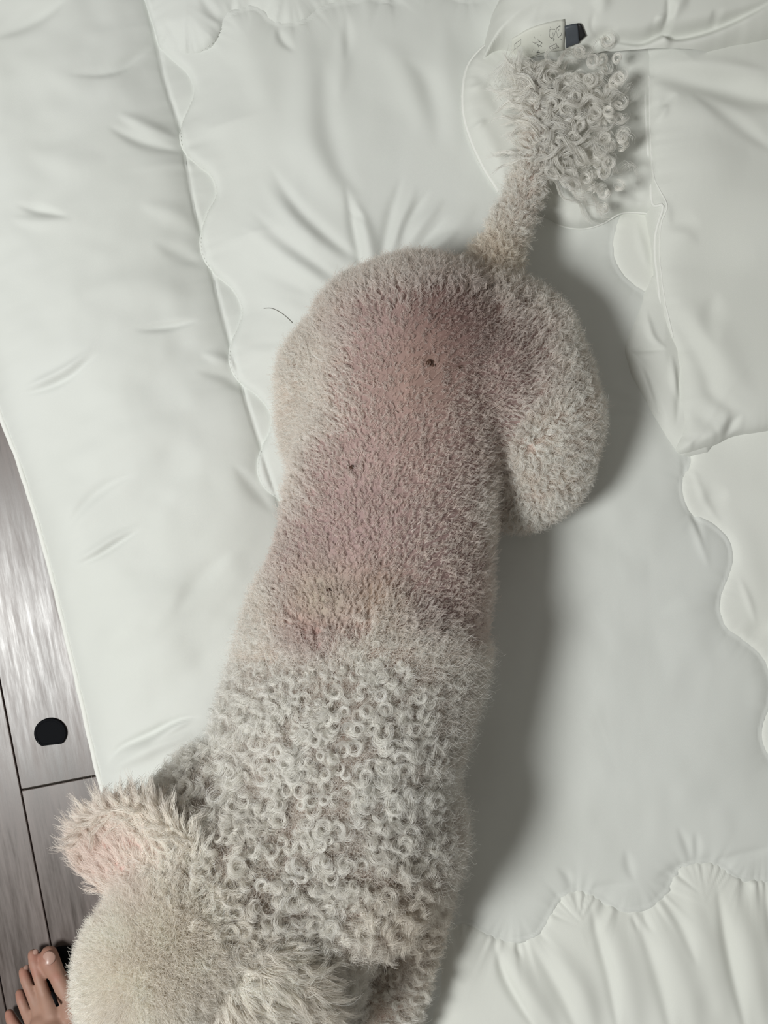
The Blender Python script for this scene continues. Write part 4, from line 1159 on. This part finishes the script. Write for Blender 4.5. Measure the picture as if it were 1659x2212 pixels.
b_.inputs['Roughness'].default_value = 0.6; b_.inputs['Subsurface Weight'].default_value = 0.12; b_.inputs['Subsurface Radius'].default_value = (0.008, 0.003, 0.0015)
nv_ = len(foot_me.vertices); co = np.empty(nv_ * 3, np.float32); foot_me.vertices.foreach_get('co', co); co = co.reshape(-1, 3)
sx, sy = proj(co)
tone = np.tile(np.array([.36, .21, .155]), (nv_, 1))  # skin tone dimmed, with the standing person's shade put into the colour
for x, y, r in ((106, 2070, 22), (74, 2068, 16), (52, 2104, 16), (44, 2150, 16), (22, 2196, 24), (76, 2100, 14), (120, 2110, 14)):
    w = (0.6 * np.exp(-((sx - x) ** 2 + (sy - y) ** 2) / r ** 2))[:, None]
    tone = tone * (1 - w) + w * np.array([.38, .16, .12])
c3 = foot_me.color_attributes.new('tone', 'FLOAT_COLOR', 'POINT')
c3.data.foreach_set('color', np.concatenate([tone, np.ones((nv_, 1))], 1).astype(np.float32).ravel())
leg_o = link_mesh('leg', foot_me, M_fleshm, person)
M_nail = simple('toenail', (0.46, 0.29, 0.24), 0.32, 0.5)
fbv = BVHTree.FromPolygons([Vector(v) for v in co], [tuple(pg.vertices) for pg in foot_me.polygons])
for nx, ny, rx, ry in ((107, 2066, .0066, .0064), (71, 2064, .0030, .0034), (49, 2101, .0028, .0036), (42, 2148, .0026, .0034), (21, 2191, .0026, .0034)):
    # nail plate pressed into the toe's top
    wx, wy, _ = P(nx, ny, .024)
    hit = fbv.ray_cast(Vector((wx, wy, 0.2)), Vector((0, 0, -1)))
    if hit[0] is None: continue
    nrm = (hit[1] + Vector((0, 0, 0.6))).normalized()
    bm = bmesh.new(); bmesh.ops.create_uvsphere(bm, u_segments=14, v_segments=8, radius=1)
    for v in bm.verts: v.co = Vector((v.co.x * rx, v.co.y * ry, v.co.z * 0.0010 - 0.16 * rx * (v.co.x ** 2) * 2))
    me = bpy.data.meshes.new('toenail'); bm.to_mesh(me); bm.free()
    for pgn in me.polygons: pgn.use_smooth = True
    o = link_mesh('toenail', me, M_nail, person)
    o.location = hit[0] - person.location - Vector((0, 0, 0.0004))
    o.rotation_euler = nrm.to_track_quat('Z', 'Y').to_euler()

# black flip-flop under the foot
sandal = empty('flip_flop', P(120, 2200, 0.0))
tag(sandal, 'black flip-flop worn under the bare foot, only slivers of its sole showing', 'sandal')
out = smooth_poly([(134, 2043), (106, 2052), (86, 2056), (70, 2095), (64, 2150), (52, 2230), (52, 2330), (75, 2450), (90, 2560), (110, 2660), (150, 2680), (185, 2640), (190, 2540), (195, 2400), (205, 2300), (206, 2200), (180, 2110), (158, 2050)], 4, True)
bm = bmesh.new()
lv = []
for z, k in ((0.0002, 1.0), (0.006, 1.0), (0.007, 0.97)):
    cxx, cyy = out.mean(0)
    lv.append([bm.verts.new((*P(cxx + (x - cxx) * k, cyy + (y - cyy) * k, 0)[:2], z)) for x, y in out])
for a, b in zip(lv[:-1], lv[1:]):
    for i in range(len(out)):
        bm.faces.new((a[i], a[(i + 1) % len(out)], b[(i + 1) % len(out)], b[i]))
bm.faces.new(lv[-1]); bm.faces.new(lv[0][::-1])
bmesh.ops.recalc_face_normals(bm, faces=bm.faces)
me = bpy.data.meshes.new('sole'); bm.to_mesh(me); bm.free()
link_mesh('sole', me, M_cap, sandal)
tube('thong', [P(108, 2128, .007), P(110, 2136, .016), P(116, 2150, .030), P(124, 2172, .042)], [.0018, .0018, .0018, .0016], M_cap, sandal, 8)
